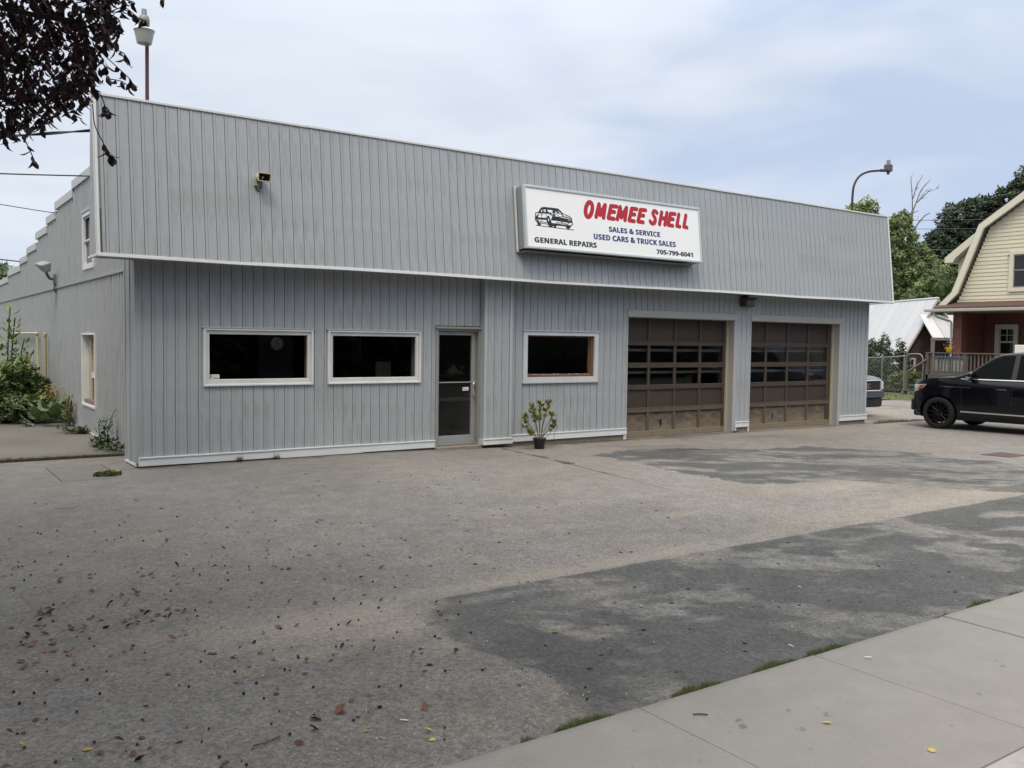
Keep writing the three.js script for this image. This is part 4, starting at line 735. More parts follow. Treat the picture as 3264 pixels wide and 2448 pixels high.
    mesh('headlight', sidePatch([[0.255, 0.90], [0.26, 1.04], [0.30, 1.09], [0.66, 1.115], [0.60, 1.03], [0.44, 0.94], [0.30, 0.885]], lb.width, sg, 0.008), Ph([0.42, 0.46, 0.46], 0.08, { clearcoat: 1 }), c);
    mesh('side_marker', sidePatch([[0.44, 0.965], [0.48, 1.08], [0.64, 1.106], [0.58, 1.03], [0.48, 0.965]], lb.width, sg, 0.013), Ph([0.30, 0.05, 0.03], 0.15), c);
    mesh('fender_badge', sidePatch([[0.98, 1.055], [1.72, 1.060], [1.72, 1.090], [1.0, 1.088]], lb.width, sg, 0.01), plastic, c);
    mesh('door_handle', merge([sidePatch([[2.28, 1.055], [2.50, 1.058], [2.50, 1.074], [2.28, 1.07]], lb.width, sg, 0.028, 1)]), chrome, c);
    mesh('door_seam', sidePatch([[1.512, 0.5], [1.52, 0.5], [1.50, 1.24], [1.492, 1.24]], lb.width, sg, 0.003, 2), plastic, c);
    mesh('door_seam', sidePatch([[2.60, 0.5], [2.608, 0.5], [2.608, 1.26], [2.60, 1.26]], lb.width, sg, 0.003, 2), plastic, c);
    const m = sub('mirror', c); m.position.set(sg * 0.99, 1.33, 1.74);
    const mg = new THREE.SphereGeometry(1, 16, 12).scale(0.13, 0.085, 0.11), mp = mg.attributes.position; for (let i = 0; i < mp.count; i++) if (mp.getZ(i) > 0.02) mp.setZ(i, 0.02);
    mesh('shell', mg.translate(sg * 0.04, 0.06, 0), carPaint, m); mesh('mirror_trim', span(sg > 0 ? -0.06 : -0.16, sg > 0 ? 0.16 : 0.06, -0.012, 0.008, -0.09, 0.02, 0.006), chrome, m); mesh('mirror_arm', span(-0.08, 0.08, -0.06, 0.0, -0.06, 0.02, 0.01), plastic, m);
    for (const s of [0.97, 4.05]) wheel(c, sg * 0.885, 0.372 / VS, s, 0.372, 12).scale.y = 1 / VS;
  }
  // lettering on the fender strip
  {
    const k = document.createElement('canvas'); k.width = 256; k.height = 32; const q = k.getContext('2d'); q.fillStyle = '#0c0c0e'; q.fillRect(0, 0, 256, 32); q.fillStyle = '#b9bdc4'; q.font = 'bold 24px sans-serif'; q.fillText('N A V I G A T O R', 22, 25);
    const t = new THREE.CanvasTexture(k); t.colorSpace = THREE.SRGBColorSpace;
    const pl = new THREE.PlaneGeometry(0.30, 0.03); mesh('badge_letters', pl, new THREE.MeshStandardMaterial({ map: t, roughness: 0.3, metalness: 0.3 }), c); const b = c.children[c.children.length - 1]; b.position.set(-lb.width(1.22, 1.072) - 0.016, 1.073, 1.22); b.rotation.y = -Math.PI / 2;
  }
  mesh('windscreen', (() => { const pp = [], ix = []; const A = 14, B = 10; for (let i = 0; i <= A; i++) { const s = 1.30 + 0.80 * i / A, y = interp(roof, s) + 0.006; for (let j = 0; j <= B; j++) { const t = j / B * 2 - 1; pp.push(t * (gw(y) - 0.09), y - 0.02 * t * t, s - 0.0); } } for (let i = 0; i < A; i++) for (let j = 0; j < B; j++) { const a = i * (B + 1) + j; ix.push(a, a + 1, a + B + 2, a, a + B + 2, a + B + 1); } const g = new THREE.BufferGeometry(); g.setAttribute('position', new THREE.Float32BufferAttribute(pp, 3)); g.setIndex(ix); g.computeVertexNormals(); g.setAttribute('uv', new THREE.Float32BufferAttribute(new Float32Array(pp.length / 3 * 2), 2)); return g; })(), Ph([0.02, 0.024, 0.026], 0.03), c);
  mesh('grille', merge([span(-0.60, 0.60, 0.70, 1.05, 0.20, 0.30, 0.02), span(-0.55, 0.55, 0.46, 0.60, 0.22, 0.36, 0.02)]), S([0.03, 0.03, 0.032], 0.3, { metalness: 0.6 }), c);
  mesh('front_lip', merge([span(-0.82, 0.82, 0.28, 0.44, 0.27, 0.46, 0.05), span(-0.87, -0.60, 0.42, 0.72, 0.23, 0.42, 0.04), span(0.60, 0.87, 0.42, 0.72, 0.23, 0.42, 0.04)]), plastic, c);
  for (const sg of [-1, 1]) mesh('tail_light', span(sg > 0 ? 0.62 : -0.94, sg > 0 ? 0.94 : -0.62, 0.98, 1.14, 5.12, 5.27, 0.03), Ph([0.25, 0.01, 0.01], 0.2), c);
}
{
  const silver = Ph([0.11, 0.13, 0.165], 0.35, { metalness: 0.5, clearcoat: 1, clearcoatRoughness: 0.05 }), chrome = S([0.75, 0.76, 0.78], 0.12, { metalness: 0.9 }), dark = S([0.014, 0.014, 0.016], 0.55), glass = Ph([0.01, 0.012, 0.014], 0.04);
  const c = thing('grey_pickup', 'silver grey vehicle with a chrome edged grille showing past the right end of the garage', 'car', [18.80, -0.1, -1.05], Math.PI - 0.05);
  // the loft runs from its nose backwards
  const lb = lowerBody([[0, 0.95], [0.06, 1.03], [0.3, 1.08], [0.9, 1.13], [1.35, 1.16], [2.0, 1.12], [4.5, 1.12], [4.9, 1.05]], [[0, 0.60], [0.1, 0.42], [0.4, 0.34], [2.5, 0.30], [4.6, 0.34], [4.9, 0.5]], [[0, 0.80], [0.08, 0.86], [0.25, 0.93], [0.7, 0.97], [4.4, 0.97], [4.9, 0.86]], 4.9);
  mesh('body', cutArches(lb.geo, [[0.95, 0.37, 0.42], [3.85, 0.37, 0.42]], 1.1), silver, c);
  const cab = span(-0.8, 0.8, 1.1, 1.66, 1.5, 4.4, 0.16), p = cab.attributes.position; for (let i = 0; i < p.count; i++) if (p.getY(i) > 1.4) { p.setX(i, p.getX(i) * 0.84); p.setZ(i, lerp(2.9, p.getZ(i), 0.72)); } cab.computeVertexNormals();
  mesh('cabin', cab, glass, c);
  mesh('grille', span(-0.60, 0.60, 0.73, 0.965, -0.03, 0.05, 0.02), dark, c);
  mesh('grille_surround', ring(-0.68, 0.68, 0.69, 1.005, 0.075, 0.075, 0.04, 0.03, -0.05, 0.03, 0.01), chrome, c);
  {
    const k = document.createElement('canvas'); k.width = 256; k.height = 96; const q = k.getContext('2d'); q.fillStyle = '#0d0d0f'; q.fillRect(0, 0, 256, 96); q.fillStyle = '#8e2a30'; q.strokeStyle = '#9a9da2'; q.lineWidth = 5; q.font = 'bold 88px sans-serif'; q.save(); q.translate(14, 80); q.scale(1.12, 1); q.strokeText('GMC', 0, 0); q.fillText('GMC', 0, 0); q.restore();
    const t = new THREE.CanvasTexture(k); t.colorSpace = THREE.SRGBColorSpace; const b = mesh('badge_letters', new THREE.PlaneGeometry(0.50, 0.185), new THREE.MeshStandardMaterial({ map: t, roughness: 0.3 }), c); b.position.set(0, 0.848, -0.038); b.rotation.y = Math.PI;
  }
  for (const sg of [-1, 1]) {
    mesh('headlight', sidePatch([[0.02, 0.74], [0.02, 0.93], [0.22, 1.0], [0.42, 1.02], [0.30, 0.86], [0.12, 0.76]], lb.width, sg, 0.01), Ph([0.62, 0.63, 0.65], 0.06, { clearcoat: 1 }), c);
    mesh('headlight', span(sg > 0 ? 0.69 : -0.82, sg > 0 ? 0.82 : -0.69, 0.74, 0.97, -0.02, 0.06, 0.02), Ph([0.62, 0.63, 0.65], 0.06, { clearcoat: 1 }), c);
    for (const s of [0.95, 3.85]) wheel(c, sg * 0.84, 0.36, s, 0.36, 10);
  }
  const bmp = (x, y0, y1, z0, z1, r) => { const g = span(-x, x, y0, y1, z0, z1, r), q = g.attributes.position; for (let i = 0; i < q.count; i++) q.setZ(i, q.getZ(i) + 0.22 * Math.pow(Math.abs(q.getX(i)) / x, 3)); return g; };
  mesh('bumper', merge([-0.6, -0.2, 0.2, 0.6].map((x) => span(x - 0.2, x + 0.2, 0.53, 0.68, -0.10 + 0.12 * x * x, 0.2, 0.0)).concat([span(0.8, 0.93, 0.53, 0.68, 0.02, 0.3, 0.04), span(-0.93, -0.8, 0.53, 0.68, 0.02, 0.3, 0.04)])), Ph([0.09, 0.10, 0.125], 0.35, { metalness: 0.4 }), c);
  mesh('lower_bumper', merge([span(-0.8, 0.8, 0.26, 0.53, -0.02, 0.3, 0.06), span(-0.90, 0.90, 0.36, 0.54, 0.05, 0.35, 0.05)]), dark, c);
  mesh('underbody', span(-0.7, 0.7, 0.25, 0.85, 0.4, 4.6), dark, c);
}

// ---------------------------------------------------------------- across the side drive: house, deck, fence, brick outbuilding
const brickT = tex(512, 512, (i, j) => {                                 // far brickwork: 8 courses by 4 bricks, repeated
  const row = Math.floor(j / 32), off = row % 2 ? 32 : 0, bi = Math.floor((i + off) / 64), fx = (i + off) % 64, fy = j % 32, mort = fx < 4 || fy < 4, h = hash2(bi % 8, row, 5), n = 0.85 + 0.3 * hash2(i, j, 4);
  return mort ? [0.20 * n, 0.14 * n, 0.11 * n] : [lerp(0.145, 0.22, h) * n, lerp(0.050, 0.072, h) * n, lerp(0.040, 0.055, h) * n];
}, true, true);
function metric(g, k, m = brickT) { const p = g.attributes.position, n = g.attributes.normal, uv = g.attributes.uv; for (let i = 0; i < p.count; i++) { const ax = Math.abs(n.getX(i)), az = Math.abs(n.getZ(i)); uv.setXY(i, (ax > az ? p.getZ(i) : p.getX(i)) * k, p.getY(i) * k); } return g; }
const brickM = S([1, 1, 1], 0.9, { map: brickT });
function alongZ(pts, x0, x1) {                                           // polygon in (z, y) extruded from x0 to x1
  const g = new THREE.ExtrudeGeometry(new THREE.Shape(pts.map(([z, y]) => new THREE.Vector2(-z, y))), { depth: x1 - x0, bevelEnabled: false }).rotateY(Math.PI / 2); return g.translate(x0, 0, 0);
}
{
  const h = thing('gambrel_house', 'cream sided house over red brick with a flared gambrel gable', 'house');
  const creams = [0, 1, 2].map((k) => S([0.60 + 0.02 * k, 0.555 + 0.02 * k, 0.43 + 0.015 * k], 0.7)), trim = S([0.66, 0.63, 0.52], 0.6), sash = S([0.62, 0.58, 0.47], 0.6), shingle = S([0.085, 0.08, 0.078], 0.95, { map: concreteM.map }), brown = S([0.10, 0.062, 0.052], 0.95, { map: concreteM.map }), glass = Ph([0.016, 0.015, 0.017], 0.05);
  const prof = [[3.30, -6.62], [4.05, -6.18], [6.58, -5.17], [9.1, -1.5]], zl = (y) => interp(prof, y), mir = (z) => -3 - z;
  mesh('gable_wall', alongZ([[-6.55, 3.3], [-6.12, 4.05], [-5.12, 6.58], [-1.5, 9.0], [2.12, 6.58], [3.12, 4.05], [3.55, 3.3]], 33.03, 33.3), creams[0], h);
  const gable = h.children[0];
  const win = [-4.30, -2.85, 4.05, 5.55];
  let n = 0;
  for (let y = 3.44; y < 8.9; y += 0.152) {
    const z0 = zl(y + 0.1) + 0.03, z1 = mir(z0), runs = y > win[2] - 0.1 && y < win[3] ? [[z0, win[0]], [win[1], z1]] : [[z0, z1]];
    for (const [a, b] of runs) { if (b - a < 0.1) continue; const g = span(32.995, 33.025, y, y + 0.158, a, b), p = g.attributes.position; for (let i = 0; i < p.count; i++) if (p.getY(i) > y + 0.1) p.setX(i, p.getX(i) + 0.022); g.computeVertexNormals(); mesh('siding_board', g, creams[(n++ * 7) % 3], gable); }
  }
  // rake boards and roof
  const outer = [[-7.20, 3.34], [-6.9, 3.60], [-6.43, 4.05], [-5.42, 6.68], [-3.89, 7.69], [-1.5, 9.27]], inner = [[-6.85, 3.34], [-6.62, 3.55], [-6.2, 3.98], [-5.24, 6.52], [-3.76, 7.49], [-1.5, 8.98]];
  const left = [...outer, ...inner.slice().reverse()], right = left.map(([z, y]) => [mir(z), y]).reverse();
  mesh('rake_board', alongZ(left, 32.68, 32.80), trim, h); mesh('rake_board', alongZ(right, 32.68, 32.80), trim, h);
  const up = outer.map(([z, y]) => [z - 0.06, y + 0.05]), roofL = [...up, ...inner.slice().reverse()];
  mesh('roof', merge([alongZ(roofL, 32.80, 42), alongZ(roofL.map(([z, y]) => [mir(z), y]).reverse(), 32.80, 42)]), shingle, h);
  // window in the gable
  const w = sub('gable_window', h), zy = (g) => { const p = g.attributes.position; for (let i = 0; i < p.count; i++) { const a = p.getX(i), c = p.getZ(i); p.setX(i, 33 - c); p.setZ(i, a); } g.computeVertexNormals(); return g; };
  mesh('frame', zy(ring(win[0] - 0.02, win[1] + 0.02, win[2] - 0.05, win[3] + 0.02, 0.17, 0.17, 0.15, 0.14, -0.025, 0.06)), sash, w); mesh('sash', zy(merge([ring(win[0] + 0.14, win[1] - 0.14, win[2] + 0.1, 4.84, 0.04, 0.04, 0.05, 0.05, -0.01, 0.02), ring(win[0] + 0.14, win[1] - 0.14, 4.80, win[3] - 0.12, 0.04, 0.04, 0.05, 0.05, 0.0, 0.035)])), S([0.20, 0.19, 0.18], 0.6), w); mesh('pane', zy(span(win[0] + 0.15, win[1] - 0.15, win[2] + 0.1, win[3] - 0.12, -0.02, -0.006)), glass, w);
  // skirt roof, gutter, brick storey with an open porch
  const sk = mesh('skirt_roof', alongZ([[-7.0, 3.36], [4.0, 3.36], [4.0, 3.44], [-7.0, 3.44]], 32.4, 33.02), brown, h); { const p = sk.geometry.attributes.position; for (let i = 0; i < p.count; i++) if (p.getX(i) > 32.8) p.setY(i, p.getY(i) + 0.22); sk.geometry.computeVertexNormals(); }
  mesh('gutter', span(32.28, 32.42, 3.25, 3.37, -7.35, 4.2, 0.02), S([0.38, 0.37, 0.34], 0.5), h);
  mesh('soffit', span(32.4, 35.1, 3.24, 3.30, -7.1, 4.0), S([0.32, 0.30, 0.26], 0.8), h);
  mesh('brick_wall', merge([metric(span(33.0, 33.4, -0.3, 3.25, -6.49, -6.12), 0.8), metric(span(35.0, 35.4, -0.3, 3.25, -6.49, 3.5), 0.8), metric(span(33.4, 41, -0.3, 3.3, -6.49, -6.2), 0.8), metric(span(33.0, 33.4, -0.3, 3.25, 1.2, 3.5), 0.8), metric(span(41, 41.3, -0.3, 3.3, -6.49, 3.5), 0.8)]), brickM, h);
  mesh('downspout', tube([[32.36, 3.26, -6.98], [32.45, 3.10, -6.95], [32.8, 2.92, -6.68], [32.95, 2.85, -6.55], [32.95, 2.6, -6.53], [32.95, 0, -6.53]], 0.045, 40, 7), S([0.56, 0.56, 0.54], 0.5), h);
  const pw = sub('porch_window', h), zy2 = (g) => { const p = g.attributes.position; for (let i = 0; i < p.count; i++) { const a = p.getX(i), c = p.getZ(i); p.setX(i, 34.9 - c); p.setZ(i, a); } g.computeVertexNormals(); return g; };
  mesh('frame', zy2(ring(-5.72, -4.80, 1.45, 2.78, 0.17, 0.17, 0.1, 0.17, -0.05, 0.05)), sash, pw); mesh('sash', zy2(merge([ring(-5.56, -4.96, 2.04, 2.62, 0.04, 0.04, 0.05, 0.04, -0.06, -0.01), ring(-5.56, -4.96, 1.54, 2.06, 0.04, 0.04, 0.05, 0.04, -0.07, -0.03), span(-5.27, -5.245, 2.05, 2.62, -0.05, -0.02), span(-5.56, -4.96, 2.33, 2.352, -0.05, -0.02)])), sash, pw); mesh('pane', zy2(span(-5.6, -4.92, 1.5, 2.64, -0.095, -0.08)), glass, pw);
  // shed dormer on the back slope
  const dm = sub('dormer', h);
  mesh('dormer_wall', alongZ([[-7.45, 3.6], [-5.3, 3.6], [-5.3, 7.2], [-7.45, 5.55]], 35.03, 39), creams[0], dm);
  for (let y = 3.7; y < 7.0; y += 0.15) { const zt = -7.45 + Math.max(0, (y + 0.12 - 5.55) / 0.77); if (zt < -5.6) mesh('siding_board', span(35.0, 35.028, y, y + 0.152, zt, -5.3), creams[(n++ * 5) % 3], dm); }
  mesh('dormer_roof', alongZ([[-7.86, 5.44], [-7.50, 5.44], [-7.40, 5.62], [-5.2, 7.42], [-5.2, 7.65], [-7.86, 5.66]], 34.62, 39.3), trim, dm);
}
{
  // timber deck in front of the porch
  const d = thing('timber_deck', 'weathered grey timber deck with railing in front of the brick house', 'deck'), wood = [0, 1, 2].map((k) => S([0.10 + 0.015 * k, 0.088 + 0.012 * k, 0.078 + 0.01 * k], 0.95, { map: woodT })), X = 31.0;
  for (let i = 0; i < 12; i++) mesh('deck_board', span(X - 0.05 + i * 0.165, X + 0.10 + i * 0.165, 0.72, 0.76, -6.4, 0.6), wood[i % 3], d);
  mesh('rim_joist', span(X - 0.06, X - 0.02, 0.52, 0.72, -6.4, 0.6), wood[0], d); mesh('skirting', span(X - 0.02, X, -0.2, 0.52, -6.35, 0.5), S([0.06, 0.058, 0.05], 0.95), d);
  mesh('top_rail', span(X - 0.07, X + 0.07, 1.57, 1.61, -6.42, 0.6), wood[2], d); mesh('bottom_rail', span(X - 0.03, X + 0.03, 0.84, 0.89, -6.4, 0.6), wood[1], d);
  for (const z of [-6.36, -4.85, -3.3, -1.6, 0.1]) mesh('post', span(X - 0.06, X + 0.06, -0.2, 1.57, z - 0.06, z + 0.06), wood[0], d);
  for (let i = 0; i < 44; i++) { const z = -6.22 + i * 0.145; mesh('baluster', span(X - 0.02, X + 0.02, 0.80, 1.57, z - 0.025, z + 0.025), wood[(i * 5) % 3], d); }
  mesh('stair_rail', bar([X - 0.1, 1.30, -6.36], [X - 0.3, 0.78, -7.05], 0.045, 0.045, 4), wood[1], d);
  mesh('stair_post', span(X - 0.36, X - 0.26, -0.2, 0.86, -7.12, -7.02), wood[2], d);
  for (let i = 0; i < 3; i++) mesh('stair_tread', span(X - 0.45, X + 0.5, 0.48 - i * 0.22, 0.52 - i * 0.22, -6.66 - i * 0.24, -6.42 - i * 0.24), wood[i], d);
  const b = thing('white_cooler_table', 'pale panelled unit with bright blue top edge behind the deck railing', 'table', [31.45, 0.76, -5.68]);
  for (let i = 0; i < 5; i++) mesh('panel', span(-0.2, 0.2, 0.06, 0.60, -0.56 + i * 0.23, -0.37 + i * 0.23, 0.01), S([0.58, 0.60, 0.58], 0.7), b);
  mesh('blue_top', span(-0.24, 0.24, 0.61, 0.69, -0.60, 0.62, 0.02), S([0.05, 0.16, 0.38], 0.6), b); mesh('base', span(-0.18, 0.18, 0.0, 0.06, -0.55, 0.58), S([0.4, 0.41, 0.4], 0.7), b);
  const p = thing('flower_pot', 'small yellow flower pot with wilted plant on the deck rail', 'flower pot', [31.0, 1.61, -5.50]);
  mesh('pot', new THREE.LatheGeometry([[0, 0], [0.09, 0], [0.12, 0.16], [0.13, 0.165], [0.13, 0.185], [0.11, 0.18], [0, 0.15]].map((q) => new THREE.Vector2(...q)), 18), S([0.62, 0.45, 0.02], 0.5), p);
  setSeed(41); const pl = []; for (let i = 0; i < 40; i++) pl.push([rr(-0.14, 0.14), rr(0.18, 0.42), rr(-0.2, 0.2), rr(0, 6), rr(0, 6), 0, rr(0.06, 0.13), [rr(0.08, 0.2), rr(0.05, 0.09), 0.03]]); scatter('plant', leafGeo(1, 0.6), S([1, 1, 1], 0.8), pl, p);
  const s = thing('white_shed', 'small white shed with flat overhanging roof beside the deck', 'shed', [29.6, 0.05, -0.75]);
  mesh('shed_wall', span(-0.1, 1.2, 0, 1.58, -1.05, 1.4), S([0.62, 0.60, 0.53], 0.7), s); mesh('shed_roof', span(-0.35, 1.45, 1.58, 1.88, -1.45, 1.7, 0.02), S([0.72, 0.70, 0.62], 0.6), s); for (let i = 0; i < 3; i++) mesh('corner_board', span(-0.14, -0.1, 0, 1.58, -1.05 + i * 0.75, -0.93 + i * 0.75), S([0.72, 0.70, 0.62], 0.6), s);
}
{
  const f = thing('chain_link_fence', 'galvanised chain link fence in front of the overgrown brick outbuilding', 'fence', [31.5, -0.1, 0]), m = S([0.26, 0.27, 0.27], 0.5, { metalness: 0.5 });
  for (const z of [-10.4, -8.66, -7.66]) mesh('post', merge([bar([0, 0, z], [0, 1.5, z], 0.025, 0.025, 8), new THREE.SphereGeometry(0.045, 8, 6).translate(0, 1.52, z)]), m, f);
  mesh('top_rail', tube([[0, 1.36, -11.5], [0, 1.42, -9.2], [0, 1.50, -7.9], [0, 1.53, -7.66]], 0.025, 10, 6), m, f);
  mesh('gate_frame', tube([[0.02, 0.15, -7.58], [0.02, 1.45, -7.58], [0.02, 1.58, -7.50], [0.02, 1.62, -7.3], [0.02, 1.60, -6.98], [0.02, 1.48, -6.88], [0.02, 0.15, -6.86]], 0.025, 60, 6), m, f);
  const wires = []; for (let z = -11.4; z < -6.9; z += 0.16) { wires.push(bar([0, 0.02, z], [0, 1.42, z + 1.42], 0.004, 0.004, 3)); wires.push(bar([0, 0.02, z], [0, 1.42, z - 1.42], 0.004, 0.004, 3)); }
  mesh('wire_mesh', merge(wires.filter((g) => { g.computeBoundingBox(); return g.boundingBox.max.z < -6.8 && g.boundingBox.min.z > -12.9; })), m, f).userData.kind = 'stuff';
  const e = thing('garden_edging', 'long low black edging along the foot of the chain link fence', 'edging', [31.35, -0.1, -9.2]);
  mesh('roll', merge([bar([0, 0.06, -2.4], [0, 0.07, 1.5], 0.07, 0.07, 8), bar([0.05, 0.17, -2.3], [0.06, 0.15, 1.3], 0.05, 0.05, 8)]), S([0.012, 0.012, 0.013], 0.6), e);
}
{
  const b = thing('brick_outbuilding', 'old brick outbuilding with steep white metal roof and lean-to porch', 'outbuilding', [40.4, -0.1, -11.5], -0.541);
  const wallM = S([0.36, 0.62, 0.78], 0.95, { map: brickT }), sheet = [0, 1, 2].map((k) => S([0.50 + 0.015 * k, 0.515 + 0.015 * k, 0.54 + 0.012 * k], 0.5, { metalness: 0.1 })), rakeM = S([0.36, 0.32, 0.28], 0.8);
  const W = 2.1, yA = 4.32, yE = yA - W * 1.73;
  mesh('gable_wall', metric(poly([[-W + 0.08, -0.3], [W - 0.08, -0.3], [W - 0.08, yE], [0, yA - 0.12], [-W + 0.08, yE]], -0.3, 0), 0.9), wallM, b);
  mesh('wall', merge([metric(span(-W + 0.08, -W + 0.3, -0.3, yE + 0.1, -9, -0.3), 0.9), metric(span(W - 0.3, W - 0.08, -0.3, yE + 0.1, -9, -0.3), 0.9)]), wallM, b);
  for (const sg of [-1, 1]) for (let i = 0; i < 10; i++) {
    const z1 = 0.22 - i * 0.92, z0 = z1 - 0.915, L = Math.hypot(W + 0.1, (W + 0.1) * 1.73), g = merge([span(0, L, 0, 0.025, z0, z1), span(0, L, 0.025, 0.034, z0, z0 + 0.03)]);
    const m = mesh('roof_sheet', g.rotateZ(-Math.PI / 3), sheet[(i * 2 + (sg > 0 ? 1 : 0)) % 3], b); if (sg < 0) { m.rotation.y = 0; m.scale.x = -1; } m.position.set(0, yA - 0.02 * (i % 2) * 0.2, 0);
  }
  mesh('ridge_cap', bar([0, yA + 0.03, -9], [0, yA + 0.03, 0.24], 0.06, 0.06, 6), sheet[1], b);
  for (const sg of [-1, 1]) mesh('rake_board', bar([0, yA - 0.06, 0.2], [sg * (W + 0.05), yA - 0.06 - (W + 0.05) * 1.73, 0.2], 0.07, 0.07, 4), rakeM, b);
  const lt = sub('lean_to', b);
  for (let i = 0; i < 5; i++) { const g = span(-0.85 + i * 0.62, -0.24 + i * 0.62, 0, 0.03, 0, 1.75), r = span(-0.87 + i * 0.62, -0.83 + i * 0.62, 0.03, 0.06, 0, 1.75), m = mesh('roof_sheet', merge([g, r]).rotateX(0.72), i ? S([0.40, 0.41, 0.42], 0.5, { metalness: 0.2 }) : sheet[1], lt); m.position.set(0, 3.50, 0.02); }
  mesh('eave_board', span(-0.9, 2.3, 2.24, 2.36, 1.28, 1.34), S([0.25, 0.24, 0.22], 0.8), lt);
  for (const x of [-0.78, 0.35, 1.45]) mesh('porch_post', span(x - 0.07, x + 0.07, -0.2, 2.26, 1.2, 1.32), S([0.22, 0.19, 0.16], 0.9), lt);
  const w = sub('gable_window', b); mesh('frame', ring(-1.46, -0.96, 0.55, 1.34, 0.10, 0.10, 0.07, 0.08, -0.02, 0.05), S([0.56, 0.53, 0.43], 0.7), w); mesh('sash', merge([span(-1.36, -1.06, 0.93, 0.96, 0.0, 0.03), span(-1.22, -1.20, 0.6, 1.28, 0.0, 0.025)]), S([0.5, 0.48, 0.42], 0.7), w); mesh('pane', span(-1.4, -1.0, 0.6, 1.3, 0.0, 0.008), Ph([0.03, 0.03, 0.032], 0.06), w);
}
// ---------------------------------------------------------------- trees
function clump(n, s, seedN) { setSeed(seedN); const l = []; for (let i = 0; i < n; i++) { const g = leafGeo(s * rr(0.7, 1.2), 0.62 * s, 0.25, 0.3 * rr(0, 1)); g.rotateX(rr(0.4, 2.2)).rotateY(rr(0, 6.3)).translate(rr(-s, s) * 0.95, rr(-s, s) * 0.75, rr(-s, s) * 0.95); l.push(g); } return merge(l); }
const clumps = [clump(13, 0.25, 3), clump(11, 0.20, 4)];
function crownPlaces(lobes, per, tone, size, hollow = 0.35) {
  const out = [];
  lobes.forEach(([x, y, z, r, h], li) => {
    const n = Math.round(per * r * h);
    for (let i = 0; i < n; i++) {
      const a = rr(0, 6.283), c = rr(-1, 1), q = Math.sqrt(1 - c * c), rad = Math.pow(rr(hollow, 1), 0.5), px = Math.cos(a) * q, pz = Math.sin(a) * q;
      const bump = 0.72 + 0.5 * fbm(px * 2.2 + li * 7 + 9, c * 2.2 + pz * 2.2 + 4, 3, 13);
      if (fbm(px * 4 + li * 3 + 20, c * 4 + pz * 3 + 20, 2, 23) < 0.43 && rad > 0.62) continue;
      const k = rr(0.72, 1.25) * (0.85 + 0.3 * vnoise((x + px * r) * 1.4, (y + c * h) * 1.4 + z, 3));
      out.push([x + px * r * rad * bump, y + c * h * rad * bump, z + pz * r * rad * bump, rr(-0.6, 0.6), rr(0, 6.3), rr(-0.6, 0.6), size * rr(0.7, 1.3), [tone[0] * k, tone[1] * k, tone[2] * k * rr(0.8, 1.1)]]);
    }
  });
  return out;
}
const leafTr = Ph([1, 1, 1], 0.85, { transmission: 0.25, thickness: 0 });
function tree(name, label, base, top, r, lobes, per, tone, size, seedN, category = 'tree') {
  setSeed(seedN); const t = thing(name, label, category, base), loc = lobes.map(([x, y, z, a, b]) => [x - base[0], y - base[1], z - base[2], a, b]);
  const bark = S([0.085, 0.072, 0.058], 0.95, { map: woodT }), limbs = [tube([[0, -0.3, 0], [rr(-0.2, 0.2), top * 0.4, rr(-0.2, 0.2)], [rr(-0.3, 0.3), top, rr(-0.3, 0.3)]], r, 10, 8)];
  for (const [x, y, z] of loc) limbs.push(tube([[0, Math.max(0.3, Math.min(top, y) * 0.6), 0], [x * 0.4, Math.max(0.5, y * 0.75), z * 0.4], [x, y, z]], r * 0.4, 8, 6));
  mesh('trunk', merge(limbs), bark, t); scatter('crown', clumps[size < 0.8 ? 1 : 0], leafTr, crownPlaces(loc, per, tone, size), t); return t;
}
const Gn = -0.3;
tree('broadleaf_tree', 'light green tree top showing just above the garage roof beside the gooseneck lamp', [50.9, Gn, -22.9], 6, 0.2, [[50.9, 9.2, -22.9, 1.5, 2.3], [50.0, 9.0, -23.5, 0.7, 1.3], [51.9, 9.3, -22.4, 0.6, 1.2], [50.6, 6.5, -23, 2.2, 2.0]], 240, [0.20, 0.255, 0.095], 0.8, 61);
tree('broadleaf_tree', 'tall light green tree just right of the garage fascia end', [51.2, Gn, -20.4], 7, 0.25, [[51.1, 8.3, -20.2, 1.1, 2.2], [50.8, 6.3, -20.4, 1.5, 2.4], [52.6, 6.9, -20.0, 1.3, 1.6], [53.8, 5.1, -20.6, 1.8, 1.4], [52.0, 3.6, -20.3, 2.2, 1.6]], 240, [0.185, 0.24, 0.09], 0.8, 62);
tree('broadleaf_tree', 'pale thin tree standing between the dead trunk and the dark elm', [60.3, Gn, -23.5], 6, 0.25, [[60.3, 6.6, -23.5, 1.6, 1.7], [62.0, 6.0, -24.5, 1.5, 1.2], [58.9, 5.0, -23.0, 1.4, 1.6]], 170, [0.20, 0.25, 0.12], 0.85, 63);
tree('dark_tree', 'large dark green tree rising behind the cream house', [67.0, Gn, -24.5], 9, 0.45, [[66.6, 11.3, -24.2, 2.2, 2.0], [65.7, 9.3, -24.7, 2.3, 2.2], [68.0, 12.0, -23.3, 1.7, 1.5], [66.0, 6.8, -26.2, 2.8, 2.4], [67.3, 8.2, -23.6, 2.8, 2.8], [63.9, 8.9, -25.4, 0.9, 1.3], [66.0, 4.5, -25, 3.2, 2.2]], 210, [0.045, 0.075, 0.042], 1.0, 64);
tree('dark_tree', 'tall dark tree at the right edge rising above the house gable', [69.0, Gn, -20.4], 10, 0.4, [[67.5, 12.3, -21.4, 1.5, 1.9], [68.7, 13.7, -20.4, 1.7, 2.0], [70.4, 14.4, -19.0, 2.0, 2.4], [69.0, 10.5, -20.6, 2.6, 2.4], [72.5, 13.0, -17.6, 2.2, 2.6]], 170, [0.040, 0.066, 0.030], 0.9, 65);
